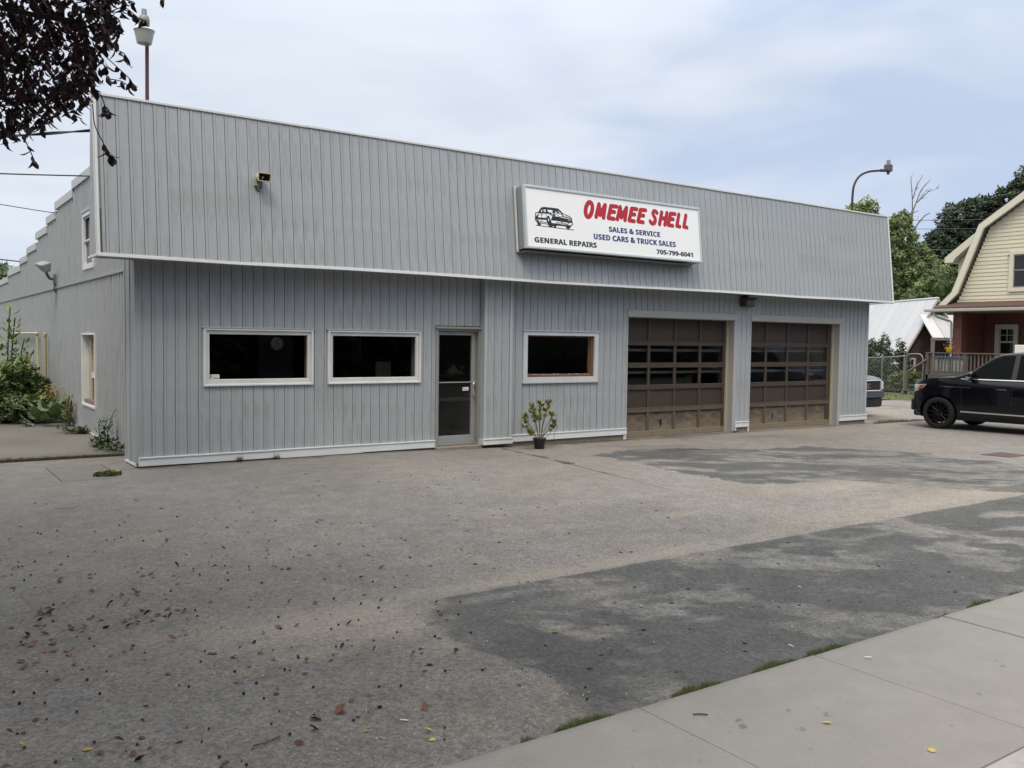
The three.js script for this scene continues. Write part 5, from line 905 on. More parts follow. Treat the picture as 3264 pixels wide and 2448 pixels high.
tree('leafy_bush', 'bright mid green rounded bush in front of the dark elm', [47.6, Gn, -15.3], 3, 0.15, [[47.6, 5.2, -15.2, 1.4, 1.2], [46.5, 4.2, -15.9, 1.2, 1.2], [48.5, 4.9, -14.6, 1.2, 1.3], [47.4, 3.2, -15.4, 2.2, 1.4]], 320, [0.125, 0.185, 0.055], 0.75, 66, 'bush');
{
  setSeed(91); const t = thing('dead_tree', 'bare grey dead tree forking above the green trees', 'tree', [55.4, Gn, -22.2]), bark = S([0.16, 0.145, 0.13], 0.95, { map: woodT }), o = [55.4, Gn, -22.2];
  const L = { trunk: [[55.4, Gn, -22.2], [55.3, 6, -22.2], [55.35, 9.69, -22.2], [55.5, 10.69, -22.17], [55.59, 11.2, -22.14]], a: [[55.59, 11.2, -22.14], [55.59, 12.03, -22.18], [55.58, 12.53, -22.23], [55.54, 13.2, -22.29], [55.5, 13.5, -22.3]], b: [[55.6, 12.0, -22.16], [55.78, 12.64, -22.09], [55.93, 13.07, -22.01], [56.21, 13.68, -21.85]], c: [[55.6, 11.2, -22.12], [55.8, 11.73, -22.03], [56.06, 12.54, -21.89], [56.25, 12.88, -21.78], [56.56, 13.25, -21.58]], d: [[55.8, 11.73, -22.03], [56.1, 12.04, -21.83], [56.46, 12.48, -21.6], [56.66, 12.78, -21.48]], e: [[56.47, 12.51, -21.6], [56.99, 12.76, -21.25]], f: [[55.4, 9.3, -22.18], [55.91, 10.37, -21.87], [56.27, 10.87, -21.64], [56.58, 11.08, -21.44]], g: [[55.51, 10.93, -22.18], [55.13, 11.36, -22.47]], h: [[55.59, 11.06, -22.13], [55.92, 11.2, -21.91]], i: [[55.93, 11.9, -21.93], [56.19, 12.31, -21.79], [56.36, 12.54, -21.68]], j: [[55.8, 12.7, -22.08], [55.76, 13.1, -22.0]], k: [[55.9, 13.0, -22], [55.95, 13.4, -22.1]] };
  const rad = { trunk: 0.13, a: 0.045, b: 0.04, c: 0.05, d: 0.04, e: 0.022, f: 0.06, g: 0.03, h: 0.03, i: 0.022, j: 0.018, k: 0.015 };
  for (const [k, pts] of Object.entries(L)) { const q = pts.map((p) => p.map((v, i) => v - o[i])); if (k === 'trunk') { mesh('trunk', merge(q.slice(1).map((p, i) => bar(q[i], p, lerp(0.2, 0.08, i / 4), lerp(0.2, 0.08, (i + 1) / 4), 7))), bark, t); continue; } mesh('branch', merge(q.slice(1).map((p, i) => bar(q[i], p, rad[k] * (1 - 0.7 * i / q.length), rad[k] * (1 - 0.7 * (i + 1) / q.length), 6))), bark, t); }
  const tw = []; for (let i = 0; i < 60; i++) { const br = L['bcdefai'[i % 7]], p = br[1 + (i * 3) % (br.length - 1)].map((v, j) => v - o[j]); tw.push(bar(p, [p[0] + rr(-0.1, 0.35), p[1] + rr(0.05, 0.4), p[2] + rr(-0.1, 0.3)], 0.012, 0.004, 4)); } mesh('twigs', merge(tw), bark, t).userData.kind = 'stuff';
}
{ // far wood closing the view behind
  setSeed(71); const lobes = []; for (let i = 0; i < 22; i++) lobes.push([66 + i * 1.3, rr(1.2, 3.4), -45 + i * 2.2 + rr(-2, 2), rr(2.2, 3.6), rr(2, 3.6)]);
  tag(scatter('far_wood', clumps[0], leafTr, crownPlaces(lobes, 45, [0.045, 0.07, 0.03], 1.7)), 'dark wood closing the view behind the house and outbuilding', 'wood', null, 'stuff');
  const l2 = []; for (let i = 0; i < 16; i++) l2.push([-14 + i * 2.2, rr(1.5, 3.5), -60 + rr(-3, 3), rr(2.2, 3.4), rr(2, 3.2)]);
  tag(scatter('far_wood', clumps[0], leafTr, crownPlaces(l2, 45, [0.045, 0.075, 0.028], 1.7)), 'low dark treeline far behind the long left wall', 'wood', null, 'stuff');
}
tree('far_tree', 'dark rounded tree top above the low end of the stepped wall', [3.2, Gn, -56], 3, 0.3, [[3.2, 3.6, -56, 2.6, 2.9], [0.5, 3.2, -57, 2.5, 2.4]], 70, [0.05, 0.085, 0.03], 1.3, 72);
// houses' gardens across the street, seen only as reflections in the glass
{
  setSeed(73); const lobes = []; for (let i = 0; i < 64; i++) lobes.push([-36 + (i % 32) * 2.6, i < 32 ? rr(1.0, 2.5) : rr(4.5, 6.5), 29 + rr(-1.5, 1.5), rr(2.2, 3), rr(2.4, 3.6)]);
  tag(scatter('offscreen_trees', clumps[0], leafTr, crownPlaces(lobes, 60, [0.045, 0.068, 0.028], 2.2)), 'row of garden trees across the street behind the viewer', 'trees', null, 'stuff');
}
{
  setSeed(79); const lobes = []; for (let i = 0; i < 22; i++) lobes.push([-13 + rr(-1.5, 1), rr(2, 5), -30 + i * 1.9, rr(2, 3), rr(2.6, 4.2)]);  // unseen tree row, added to take sky light off the left wall
  tag(scatter('offscreen_trees', clumps[0], leafTr, crownPlaces(lobes, 40, [0.045, 0.07, 0.03], 1.8)), 'added row of trees left of the driveway, outside the picture, shading the side wall', 'trees', null, 'stuff');
}
{ // shrubs behind the fence
  tree('climbing_shrub', 'dark leafy shrub massed behind the chain link fence', [37.2, Gn, -12.2], 1.2, 0.06, [[37.0, 1.0, -12.6, 0.9, 1.0], [37.8, 0.8, -12.0, 0.8, 0.9], [36.2, 0.9, -13.0, 0.9, 1.1], [35.3, 0.7, -11.2, 0.8, 0.7], [37.4, 1.75, -12.33, 0.28, 0.75], [38.06, 1.6, -11.88, 0.22, 0.75], [36.9, 1.6, -12.7, 0.3, 0.6]], 900, [0.045, 0.075, 0.032], 0.42, 74, 'shrub');
  tree('low_bush', 'small bright green bush at the foot of the chain link fence', [33.2, Gn, -8.9], 0.3, 0.03, [[33.2, 0.25, -8.9, 0.55, 0.5], [33.6, 0.35, -8.4, 0.4, 0.45]], 1300, [0.11, 0.16, 0.04], 0.35, 75, 'bush');
}
{
  const bl = S([0.06, 0.065, 0.07], 0.7), w = (pts, r, l) => tag(mesh('overhead_wire', tube(pts, r, 20, 4), bl), l, 'wire');
  w([[55, 9.0, -23], [45, 7.3, -15], [38.41, 6.34, -9.43], [32.9, 5.40, -4.3]], 0.016, 'thin wire running down to the corner of the house gable window');
  w([[50, 10.6, -28], [58.2, 10.84, -22.7], [66, 11.1, -17.2]], 0.018, 'highest of the thin wires crossing in front of the dark elm');
  w([[52, 10.3, -29], [60.9, 10.5, -23.3], [70, 10.8, -16.8]], 0.018, 'lower of the two thin wires crossing the dark elm');
}

// ---------------------------------------------------------------- weeds along the left wall
const greenLeaf = (c) => Ph(c, 0.75, { transmission: 0.2, thickness: 0 });
const plainLeaf = leafGeo(1, 0.6, 0.22, 0.35), narrowLeaf = leafGeo(1, 0.3, 0.2, 0.4);
function weed(parent, base, tips, leaf, size, tone, per, stemR = 0.012) { // stems from base to tips with leaves all along
  const stems = [], pl = [];
  for (const tip of tips) {
    const mid = [lerp(base[0], tip[0], 0.5) + rr(-0.06, 0.06), lerp(base[1], tip[1], 0.55), lerp(base[2], tip[2], 0.5) + rr(-0.06, 0.06)], c = new THREE.CatmullRomCurve3([V(base), V(mid), V(tip)]);
    stems.push(new THREE.TubeGeometry(c, 8, stemR, 5));
    for (let i = 0; i < per; i++) { const t = lerp(0.22, 1, i / per), q = c.getPoint(t), a = i * 2.4 + rr(-0.4, 0.4), k = rr(0.7, 1.3); pl.push([q.x + Math.sin(a) * 0.03, q.y, q.z + Math.cos(a) * 0.03, rr(0.9, 1.8), a, rr(-0.3, 0.3), size * rr(0.7, 1.25) * (1.15 - 0.4 * t), [tone[0] * k, tone[1] * k, tone[2] * k]]); }
  }
  mesh('stems', merge(stems), S([0.09, 0.10, 0.045], 0.85), parent); return scatter('foliage', leaf, greenLeaf([1, 1, 1]), pl, parent);
}
const fan = (b, n, r, h0, h1) => Array.from({ length: n }, () => { const a = rr(0, 6.283), q = r * Math.sqrt(rnd()); return [b[0] + Math.cos(a) * q, rr(h0, h1), b[2] + Math.sin(a) * q]; });
{
  setSeed(101);
  const a = thing('weed_bush', 'dense dark green weed thicket against the long left wall', 'bush', [-0.7, 0, -8.3]);
  weed(a, [0, 0, 0], fan([-0.35, 0, 0], 26, 0.75, 0.5, 1.25).concat(fan([-1.6, 0, 0.1], 18, 0.8, 0.4, 1.4)).concat(fan([0.35, 0, 0.1], 16, 0.4, 0.4, 0.95)).concat(fan([0.05, 0, 0.75], 14, 0.45, 0.25, 0.55)).concat(fan([0.1, 0, 0.2], 14, 0.5, 0.8, 1.45)).concat(fan([-0.6, 0, 0.5], 14, 0.6, 0.7, 1.2)), plainLeaf, 0.20, [0.135, 0.20, 0.07], 34);
  scatter('leaf_mass', clumps[1], leafTr, crownPlaces([[-0.35, 0.55, 0.1, 0.8, 0.6], [0.32, 0.5, 0.15, 0.5, 0.55], [-1.5, 0.65, 0.1, 0.9, 0.75], [0.0, 0.32, 0.75, 0.5, 0.32], [-0.9, 0.45, 0.55, 0.7, 0.5], [0.15, 0.95, -0.2, 0.4, 0.45]], 1500, [0.115, 0.165, 0.055], 0.40, 0.2), a);
  const b = thing('tall_weed', 'tall leafy sapling rising in front of the yellow pipe run', 'plant', [-0.68, 0, -8.9]);
  weed(b, [0, 0, 0], [[0.02, 2.42, 0], [-0.35, 2.0, 0.1], [0.28, 1.75, 0.05], [0.12, 2.2, -0.1], [0.35, 1.45, 0.0]], plainLeaf, 0.22, [0.17, 0.25, 0.09], 26, 0.016);
  const plume = (t, places) => { const pl = []; for (const [x, y, z] of places) for (let i = 0; i < 34; i++) { const r = Math.pow(rnd(), 0.7); pl.push([x + rr(-0.13, 0.13) * (1 - r * 0.4), y - 0.02 + 0.2 * r * rnd(), z + rr(-0.11, 0.11), rr(0, 6), rr(0, 6), rr(0, 6), rr(0.025, 0.06), [rr(0.36, 0.55), rr(0.26, 0.36), 0.02]]); } scatter('flower', narrowLeaf, S([1, 1, 1], 0.85), pl, t); };
  const g1 = thing('goldenrod', 'drooping yellow goldenrod at the left picture edge above the thicket', 'plant', [-0.75, 0, -7.95]); const t1 = [[0.1, 1.12, 0], [-0.25, 1.0, 0.05], [0.35, 1.28, 0], [-0.5, 0.9, 0.1], [0.25, 1.05, 0.1], [-0.1, 1.13, 0.1]]; weed(g1, [0, 0, 0], t1, narrowLeaf, 0.15, [0.07, 0.11, 0.035], 18, 0.009); plume(g1, t1);
  const g2 = thing('goldenrod', 'bright yellow goldenrod heads beside the dark meter box', 'plant', [-0.1, 0, -7.5]); const t2 = [[0.0, 0.72, 0], [0.1, 0.60, 0.05], [-0.1, 0.56, 0.1], [0.16, 0.66, -0.05], [0.06, 0.48, 0.12], [-0.03, 0.62, 0.02]]; weed(g2, [0, 0, 0], t2, narrowLeaf, 0.13, [0.065, 0.11, 0.035], 14, 0.008); plume(g2, t2);
  // burdock: a few very large leaves
  const bd = thing('burdock', 'low burdock plant with very large round leaves at the wall foot', 'plant', [-0.12, 0.02, -6.85]), big = (() => { const g = new THREE.CircleGeometry(0.5, 26), p = g.attributes.position; for (let i = 1; i < p.count; i++) { const x = p.getX(i), y = p.getY(i), a = Math.atan2(x, y), k = (1 - 0.22 * Math.pow(Math.abs(Math.sin(a / 2)), 6)) * (1 + 0.07 * Math.sin(i * 2.7)) * (1 + 0.25 * Math.pow(Math.max(0, Math.cos(a)), 4)); p.setXY(i, x * k * 0.8, y * k); } g.translate(0, 0.42, 0); for (let i = 0; i < p.count; i++) p.setZ(i, -0.42 * Math.pow(p.getY(i), 2) + 0.30 * Math.abs(p.getX(i)) + 0.05 * Math.sin(i * 2.7)); g.computeVertexNormals(); return g; })();
  const bm = [[0.095, 0.165, 0.06], [0.12, 0.195, 0.075], [0.08, 0.14, 0.05]].map(greenLeaf);
  for (let i = 0; i < 46; i++) { const aa = i * 2.4, r = 0.04 + 0.34 * Math.sqrt(i / 46), l = mesh('leaf', big, bm[i % 3], bd); l.position.set(Math.cos(aa) * r * 1.1, 0.30 * (1 - i / 46) + rr(0, 0.08), Math.sin(aa) * r * 0.9); l.rotation.set(rr(1.0, 1.6), Math.PI / 2 - aa + rr(-0.3, 0.3), rr(-0.2, 0.2), 'YXZ'); l.scale.setScalar(rr(0.15, 0.32)); }
  const ml = thing('mullein', 'dried yellowish mullein stalk standing behind the burdock', 'plant', [0.08, 0.02, -6.2]); weed(ml, [0, 0, 0], [[0, 0.62, 0], [0.03, 0.52, 0.05]], narrowLeaf, 0.12, [0.19, 0.17, 0.06], 26, 0.018);
  const w1 = thing('wall_weed', 'spindly weed growing from the wall foot near the white corner strip', 'plant', [0.02, 0.0, -2.25]); weed(w1, [0, 0, 0], [[0.02, 0.52, 0], [-0.12, 0.40, 0.05], [0.14, 0.66, 0.05], [0.10, 0.45, -0.1], [-0.08, 0.5, -0.1], [-0.2, 0.24, 0.1]], plainLeaf, 0.075, [0.06, 0.105, 0.04], 16, 0.006);
  const w2 = thing('ground_creeper', 'low creeping weeds spreading along the foot of the left wall', 'plant', [0.05, 0.0, -2.4]); weed(w2, [0, 0, 0], [[0.05, 0.12, 0.9], [-0.1, 0.13, 0.7], [0.08, 0.12, 0.4], [-0.25, 0.08, 0.5], [0.0, 0.10, -0.8], [-0.12, 0.1, -0.5], [0.1, 0.16, 0.2], [-0.15, 0.14, 0.2], [0.12, 0.10, 1.1], [-0.05, 0.1, 1.0]], plainLeaf, 0.085, [0.055, 0.085, 0.033], 22, 0.006);
  const w3 = thing('ground_creeper', 'small low green patch between the burdock and the spindly weed', 'plant', [0.02, 0.0, -4.9]); weed(w3, [0, 0, 0], fan([0, 0, 0], 9, 0.35, 0.05, 0.16), plainLeaf, 0.10, [0.075, 0.12, 0.04], 16, 0.006);
}
// ---------------------------------------------------------------- grass and moss
const blade = (() => { const g = new THREE.BufferGeometry(); g.setAttribute('position', new THREE.Float32BufferAttribute([-0.045, 0, 0, 0.045, 0, 0, -0.03, 0.5, 0.07, 0.03, 0.5, 0.07, 0, 1, 0.3], 3)); g.setIndex([0, 1, 3, 0, 3, 2, 2, 3, 4]); g.computeVertexNormals(); g.setAttribute('uv', new THREE.Float32BufferAttribute(new Float32Array(10), 2)); return g; })();
const grassM = greenLeaf([1, 1, 1]);
function grassPatch(name, label, x0, x1, z0, z1, n, h, tone, y = null, category = 'grass') {
  const pl = []; for (let i = 0; i < n * 2.2; i++) { const u = rnd(), x = lerp(x0, x1, u), env = Math.sin(Math.PI * Math.min(1, Math.max(0, u))) ** 0.5 * (0.6 + 0.5 * vnoise(x * 14, 2, 5)), z = lerp(z1, z0, Math.pow(rnd(), 1.3) * env), k = rr(0.6, 1.4); pl.push([x, (y ?? G(x, z)) - 0.003, z, rr(-0.5, 0.9), rr(0, 6.3), rr(-0.5, 0.5), h * 1.05 * rr(0.4, 1.2) * (0.4 + 0.6 * env), rnd() < 0.12 ? [0.20 * k, 0.15 * k, 0.06 * k] : [tone[0] * k, tone[1] * k, tone[2] * k]]); }
  return tag(scatter(name, blade, grassM, pl), label, category, null, 'stuff');
}
setSeed(202);
const GR = [0.105, 0.145, 0.045], MOSS = [0.075, 0.075, 0.035];
grassPatch('grass_tuft', 'tiny green tuft at the slab edge nearest the lower left end of the pavement', -0.43, -0.33, 9.91, 9.965, 160, 0.035, GR);
grassPatch('grass_tuft', 'long grass tuft at the slab edge left of the joint', -0.24, 0.17, 9.885, 9.968, 1100, 0.045, GR);
grassPatch('grass_tuft', 'grass tuft at the slab edge where the dark asphalt begins', 0.55, 0.95, 9.895, 9.968, 1100, 0.042, GR);
grassPatch('grass_tuft', 'leafy grass tuft left of the second pavement joint', 1.2, 1.62, 9.895, 9.968, 1000, 0.04, GR);
grassPatch('grass_tuft', 'leafy grass tuft right of the second pavement joint', 1.66, 2.12, 9.895, 9.968, 1000, 0.04, GR);
grassPatch('grass_tuft', 'short dry grass right of the third pavement joint', 3.1, 3.4, 9.93, 9.968, 260, 0.025, [0.11, 0.10, 0.05]);
grassPatch('grass_tuft', 'green grass tuft near the right edge along the pavement', 3.55, 3.92, 9.90, 9.968, 800, 0.04, GR);
grassPatch('grass_tuft', 'last small grass tuft at the right edge of the picture', 4.15, 4.4, 9.92, 9.968, 300, 0.032, GR);
grassPatch('grass_strip', 'thin dry moss along the rest of the pavement edge', -1.6, 5.2, 9.952, 9.968, 900, 0.016, [0.10, 0.085, 0.05]);
for (const [a, b, c, d, n, w] of [[5.97, 6.06, 0.30, 0.50, 120, 'first moss spot along the asphalt joint by the pier'], [5.92, 6.02, 0.75, 1.0, 120, 'second moss spot along the asphalt joint'], [5.88, 6.0, 1.2, 1.75, 300, 'longest moss strip along the asphalt joint'], [5.74, 5.93, 2.0, 2.5, 500, 'widest green moss patch along the asphalt joint'], [5.60, 5.72, 3.3, 3.5, 60, 'faint moss spot far along the asphalt joint']])
  grassPatch('moss_patch', w, a, b, c, d, n, 0.028, MOSS, null, 'moss');
grassPatch('grass_strip', 'weedy mossy joint along the front of the driveway', -5, 0.12, -1.56, -1.44, 3600, 0.055, [0.075, 0.075, 0.035], 0.0);
grassPatch('grass_strip', 'grassy joint at the right end of the garage running towards the black car', 17.2, 19.6, -0.1, 0.35, 1500, 0.06, [0.07, 0.09, 0.035]);
grassPatch('grass_strip', 'thin weeds where the asphalt meets the workshop wall', 6.9, 9.4, -0.02, 0.08, 500, 0.05, [0.06, 0.075, 0.035]);
grassPatch('grass_tuft', 'small weed at the foot of the white strip below the left window', 1.40, 1.47, 0.03, 0.07, 60, 0.11, [0.10, 0.15, 0.04]);
grassPatch('grass_tuft', 'two faint weeds at the white strip below the left window', 1.95, 2.06, 0.03, 0.07, 40, 0.10, [0.07, 0.11, 0.04]);
grassPatch('grass_tuft', 'weed tuft at the foot of the pier between the bay doors', 12.3, 12.52, -0.02, 0.08, 120, 0.06, [0.06, 0.09, 0.035]);
grassPatch('grass_tuft', 'dark tuft on the driveway at the left edge of the picture', -1.75, -1.45, -3.35, -3.15, 400, 0.09, [0.05, 0.065, 0.03], 0.02);
grassPatch('grass_strip', 'dead moss by the building corner', -0.35, 0.5, 0.0, 0.12, 400, 0.025, [0.10, 0.085, 0.04]);
{
  const t = thing('dandelion_patch', 'low green weed patch with tiny yellow flowers near the building corner', 'plant', [-0.48, G(-0.48, 0.52), 0.52]); const pl = [], fl = [];
  for (let i = 0; i < 420; i++) { const a = rr(0, 6.28), r = Math.sqrt(rnd()), k = rr(0.6, 1.3); pl.push([Math.cos(a) * r * 0.17, rr(0, 0.04) * (1 - r), Math.sin(a) * r * 0.13, rr(0.4, 1.5), rr(0, 6.3), 0, rr(0.03, 0.06), [0.06 * k, 0.095 * k, 0.028 * k]]); }
  for (let i = 0; i < 16; i++) { const a = rr(0, 6.28), r = Math.sqrt(rr(0.1, 1)); fl.push([Math.cos(a) * r * 0.18, 0.055, Math.sin(a) * r * 0.12, 1.4, rr(0, 6), 0, 0.02, [0.6, 0.5, 0.06]]); }
  scatter('leaves', narrowLeaf, grassM, pl, t); scatter('flowers', plainLeaf, S([1, 1, 1], 0.8), fl, t);
}
{ // verge by the fence
  const g = new THREE.ShapeGeometry(new THREE.Shape([[27.2, 4.7], [29.6, 3.2], [31.2, 3.0], [36, 12], [35, 16], [24, 15], [25.4, 7.2]].map((p) => new THREE.Vector2(...p)))).rotateX(-Math.PI / 2).translate(0, -0.096, 0);
  structure(mesh('verge', g, S([0.085, 0.10, 0.04], 1)));
  const pl = []; for (let i = 0; i < 5200; i++) { const x = rr(25.5, 33), z = -rr(3.2, 11), k = rr(0.6, 1.4); if (inside([[27.2, -4.7], [29.6, -3.2], [31.2, -3.0], [36, -12], [35, -16], [24, -15], [25.4, -7.2]], x, z)) pl.push([x, -0.1, z, rr(-0.5, 0.9), rr(0, 6.3), rr(-0.5, 0.5), rr(0.06, 0.15), [0.10 * k, 0.12 * k, 0.045 * k]]); }
  tag(scatter('verge_grass', blade, grassM, pl), 'short grass verge in front of the fence across the side drive', 'grass', null, 'stuff');
}
// ---------------------------------------------------------------- covers in the asphalt
{
  const m = thing('drain_cover', 'flat rusty drain cover in the asphalt near the right edge', 'drain cover', [13.5, G(13.5, 5.3), 5.32]);
  mesh('frame', span(-0.34, 0.34, -0.02, 0.006, -0.26, 0.26), S([0.08, 0.06, 0.05], 0.8), m); for (let i = 0; i < 7; i++) mesh('grate_bar', span(-0.30, 0.30, 0.0, 0.010, -0.22 + i * 0.065, -0.18 + i * 0.065), S([0.11, 0.075, 0.06], 0.8), m);
  const v = thing('valve_cover', 'small round metal cover in the asphalt at the left', 'cover', [-1.29, G(-1.29, 2.63), 2.63]); mesh('lid', bar([0, -0.02, 0], [0, 0.005, 0], 0.10, 0.10, 28), S([0.10, 0.098, 0.092], 0.6), v); mesh('lid_rim', new THREE.TorusGeometry(0.105, 0.008, 6, 32).rotateX(Math.PI / 2), S([0.16, 0.155, 0.145], 0.6), v);
}
// ---------------------------------------------------------------- fallen leaves, fruit, litter
{
  setSeed(303);
  const curled = [0.1, 0.5, 0.9].map((d, i) => { const g = leafGeo(1, 0.60, [0.10, 0.22, 0.40][i], [-0.12, 0.10, -0.35][i]); return g.rotateX(-Math.PI / 2 + 0.06).translate(0, 0.01, 0.5); });
  const reds = [[0.135, 0.050, 0.034], [0.078, 0.032, 0.025], [0.17, 0.080, 0.055], [0.045, 0.024, 0.020], [0.105, 0.036, 0.030]].map((c) => S(c, 0.75)), yellows = [[0.44, 0.33, 0.06], [0.34, 0.20, 0.06], [0.48, 0.40, 0.12]].map((c) => S(c, 0.7));
  const drop = (o, x, z, s) => { o.position.set(x, G(x, z) + 0.004, z); o.rotation.set(rr(-0.22, 0.22), rr(0, 6.3), rr(-0.45, 0.45), 'YXZ'); o.scale.set(s * rr(0.65, 1.25), s * rr(0.7, 1.7), s * rr(0.8, 1.15)); };
  const R = [[-0.61, 9.34], [-1.13, 9.16], [-0.99, 9.14], [-0.78, 7.68], [-0.28, 8.81], [-0.6, 8.28], [-1.04, 8.09], [-1.31, 8.47], [-0.51, 7.19], [-0.37, 7.32], [-0.5, 7.65], [-0.66, 7.72], [-0.51, 6.59], [-0.25, 6.18], [0.47, 6.69], [0.07, 7.49], [-0.19, 8.54], [0.37, 7.77], [-0.9, 7.74], [-1.15, 8.68], [-0.05, 8.72], [-1.3, 9.37], [-1.59, 8.14], [-1.42, 7.57], [-1.3, 8.47], [-2.09, 8.97], [-1.99, 8.89], [-1.97, 9.06], [-2.17, 7.03], [-2.22, 7.16], [-2.25, 7.49], [-1.5, 6.44], [-1.59, 6.57], [-1.28, 6.9], [-1.97, 6.44], [-2.04, 6.59], [-1.06, 6.29], [-1.89, 9.03], [-1.67, 7.61], [-2.0, 7.7], [-1.55, 6.99], [-1.66, 9.41]];
  for (const [cx, cz] of [[-2.1, 7.1], [-1.5, 6.5], [-1.95, 6.7], [-1.35, 6.95], [-2.1, 7.45], [-1.6, 7.0]]) for (let i = 0; i < 8; i++) R.push([cx + rr(-0.16, 0.16), cz + rr(-0.16, 0.16)]);
  for (let i = 0; i < 48; i++) R.push([lerp(-2.5, 0.0, Math.pow(rnd(), 1.9)), lerp(4.6, 9.5, rnd())]);
  const redLabels = ['rusty red curled leaf fallen on the grey asphalt', 'maroon dried leaf fallen on the grey asphalt', 'tan reddish leaf fallen on the grey asphalt', 'blackish withered leaf fallen on the grey asphalt', 'crimson dry leaf fallen on the grey asphalt'];
  const bigLabels = ['large cupped reddish leaf on the asphalt nearest the pavement end', 'long flat reddish leaf on the asphalt at the bottom left of centre', 'pale red torn leaf on the asphalt between two larger leaves', 'upright dark red leaf standing by the sandy streak', 'lone red leaf on the grey asphalt left of the dark patch corner'];
  let first = null;
  R.forEach(([x, z], i) => {
    const o = first ? first.clone() : mesh('fallen_leaf', curled[0], reds[0]), c = Math.floor(rr(0, 5)), big = i < 5;
    if (first) { o.name = numbered('fallen_leaf'); scene.add(o); } else first = o;
    o.userData = {}; tag(o, big ? bigLabels[i] : redLabels[c], 'fallen leaf', big ? null : 'fallen leaves on the asphalt, ' + redLabels[c].split(' ')[0]);
    o.geometry = curled[i % 3]; o.material = reds[big ? i % 3 : c]; drop(o, x, z, i < 5 ? 0.062 : rr(0.032, 0.062));
  });
  const Y = [[-1.18, 9.25], [-0.98, 9.42], [-0.73, 9.59], [-0.76, 9.68], [-0.05, 7.73], [-0.56, 8.44], [-0.28, 6.74], [-0.73, 6.99], [-0.86, 8.38], [-1.24, 8.42], [-1.23, 6.65], [-1.46, 6.93], [-1.24, 8.42], [-1.81, 5.8], [-2.37, 8.69], [1.01, 7.84], [0.64, 8.12], [0.75, 9.25], [1.58, 8.63], [0.2, 6.9], [0.5, 5.4]];
  first = null;
  Y.forEach(([x, z], i) => {
    const o = first ? first.clone() : tag(mesh('yellow_leaf', curled[0], yellows[0]), 'small yellow leaf fallen on the grey asphalt', 'fallen leaf', 'yellow fallen leaves on the asphalt');
    if (first) { o.name = numbered('yellow_leaf'); scene.add(o); } else first = o;
    o.geometry = curled[i % 3]; o.material = yellows[i % 3]; drop(o, x, z, rr(0.03, 0.048));
  });
  for (const [x, z, l] of [[0.96, 10.63, 'oval yellow leaf lying on the second concrete slab'], [1.11, 11.09, 'narrow yellow leaf lying near the kerb']]) { const o = tag(mesh('yellow_leaf', curled[0], yellows[2]), l, 'fallen leaf'); drop(o, x, z, 0.045); o.position.y = -0.036; }
  const gl = tag(mesh('green_leaf', curled[1], S([0.09, 0.16, 0.05], 0.7)), 'single green leaf lying on the dark asphalt patch', 'fallen leaf'); drop(gl, 0.7, 8.74, 0.06);
  const far = []; for (let i = 0; i < 420; i++) { const x = lerp(-4.5, 4.5, Math.pow(rnd(), 1.35)), z = lerp(1.5, 9.7, Math.pow(rnd(), 0.8)), k = rr(0.4, 1.3); far.push([x, G(x, z) + 0.003, z, rr(-0.15, 0.15), rr(0, 6.3), rr(-0.3, 0.3), rr(0.02, 0.05), rnd() < 0.07 ? [0.35 * k, 0.24 * k, 0.06] : [0.11 * k, 0.045 * k, 0.032 * k]]); }
  tag(scatter('leaf_litter', curled[1], S([1, 1, 1], 0.8), far), 'scattered small dry leaf fragments over the asphalt', 'leaf litter', null, 'stuff');
  const berry = new THREE.IcosahedronGeometry(1, 1), bp = []; for (let i = 0; i < 360; i++) { const x = lerp(-3.5, 0.6, Math.pow(rnd(), 1.9)), z = lerp(3.5, 9.75, Math.pow(rnd(), 0.75)); bp.push([x, G(x, z) + 0.007, z, rnd() * 6, rnd() * 6, 0, rr(0.004, 0.009), [0.022, 0.016, 0.013]]); }
  tag(scatter('fallen_fruit', berry, S([1, 1, 1], 0.8), bp), 'many small dark fruits dropped on the asphalt under the tree', 'fallen fruit', null, 'stuff');
  const pale = []; for (let i = 0; i < 150; i++) { const x = rr(-1.5, 5), z = rr(6, 9.9); pale.push([x, G(x, z) + 0.003, z, rnd() * 6, rnd() * 6, 0, rr(0.003, 0.0055), [0.5, 0.48, 0.45]]); }
  tag(scatter('pebbles', berry, S([1, 1, 1], 0.9), pale), 'pale grit scattered over the asphalt', 'grit', null, 'stuff');
  for (const [x, z, y, l] of [[-0.77, 9.41, null, 'white cigarette butt on the asphalt near the lower picture edge'], [0.17, 6.6, null, 'white scrap on the asphalt in the middle of the lot'], [1.8, 9.76, null, 'white cigarette butt on the dark asphalt by the pavement'], [1.97, 10.19, -0.038, 'white cigarette butt on the concrete slab']]) {
    const t = thing('cigarette_butt', l, 'cigarette butt', [x, (y ?? G(x, z)) + 0.005, z], rr(0, 3)); mesh('paper', bar([-0.012, 0, 0], [0.018, 0, 0], 0.004, 0.004, 8), S([0.75, 0.74, 0.72]), t); mesh('filter', bar([-0.024, 0, 0], [-0.012, 0, 0], 0.0041, 0.0041, 8), S([0.7, 0.65, 0.55]), t);
  }
  const twM = S([0.10, 0.085, 0.07], 0.9);
  tag(mesh('twig', tube([[-1.49, -0.053, 9.28], [-1.43, -0.048, 9.29], [-1.35, -0.052, 9.25]], 0.0035, 10, 5), twM), 'thin dry twig on the asphalt at the bottom left', 'twig');
  tag(mesh('twig', tube([[0.47, -0.035, 10.19], [0.50, -0.033, 10.21], [0.53, -0.035, 10.235]], 0.004, 8, 5), twM), 'short brown twig on the first concrete slab', 'twig');
}
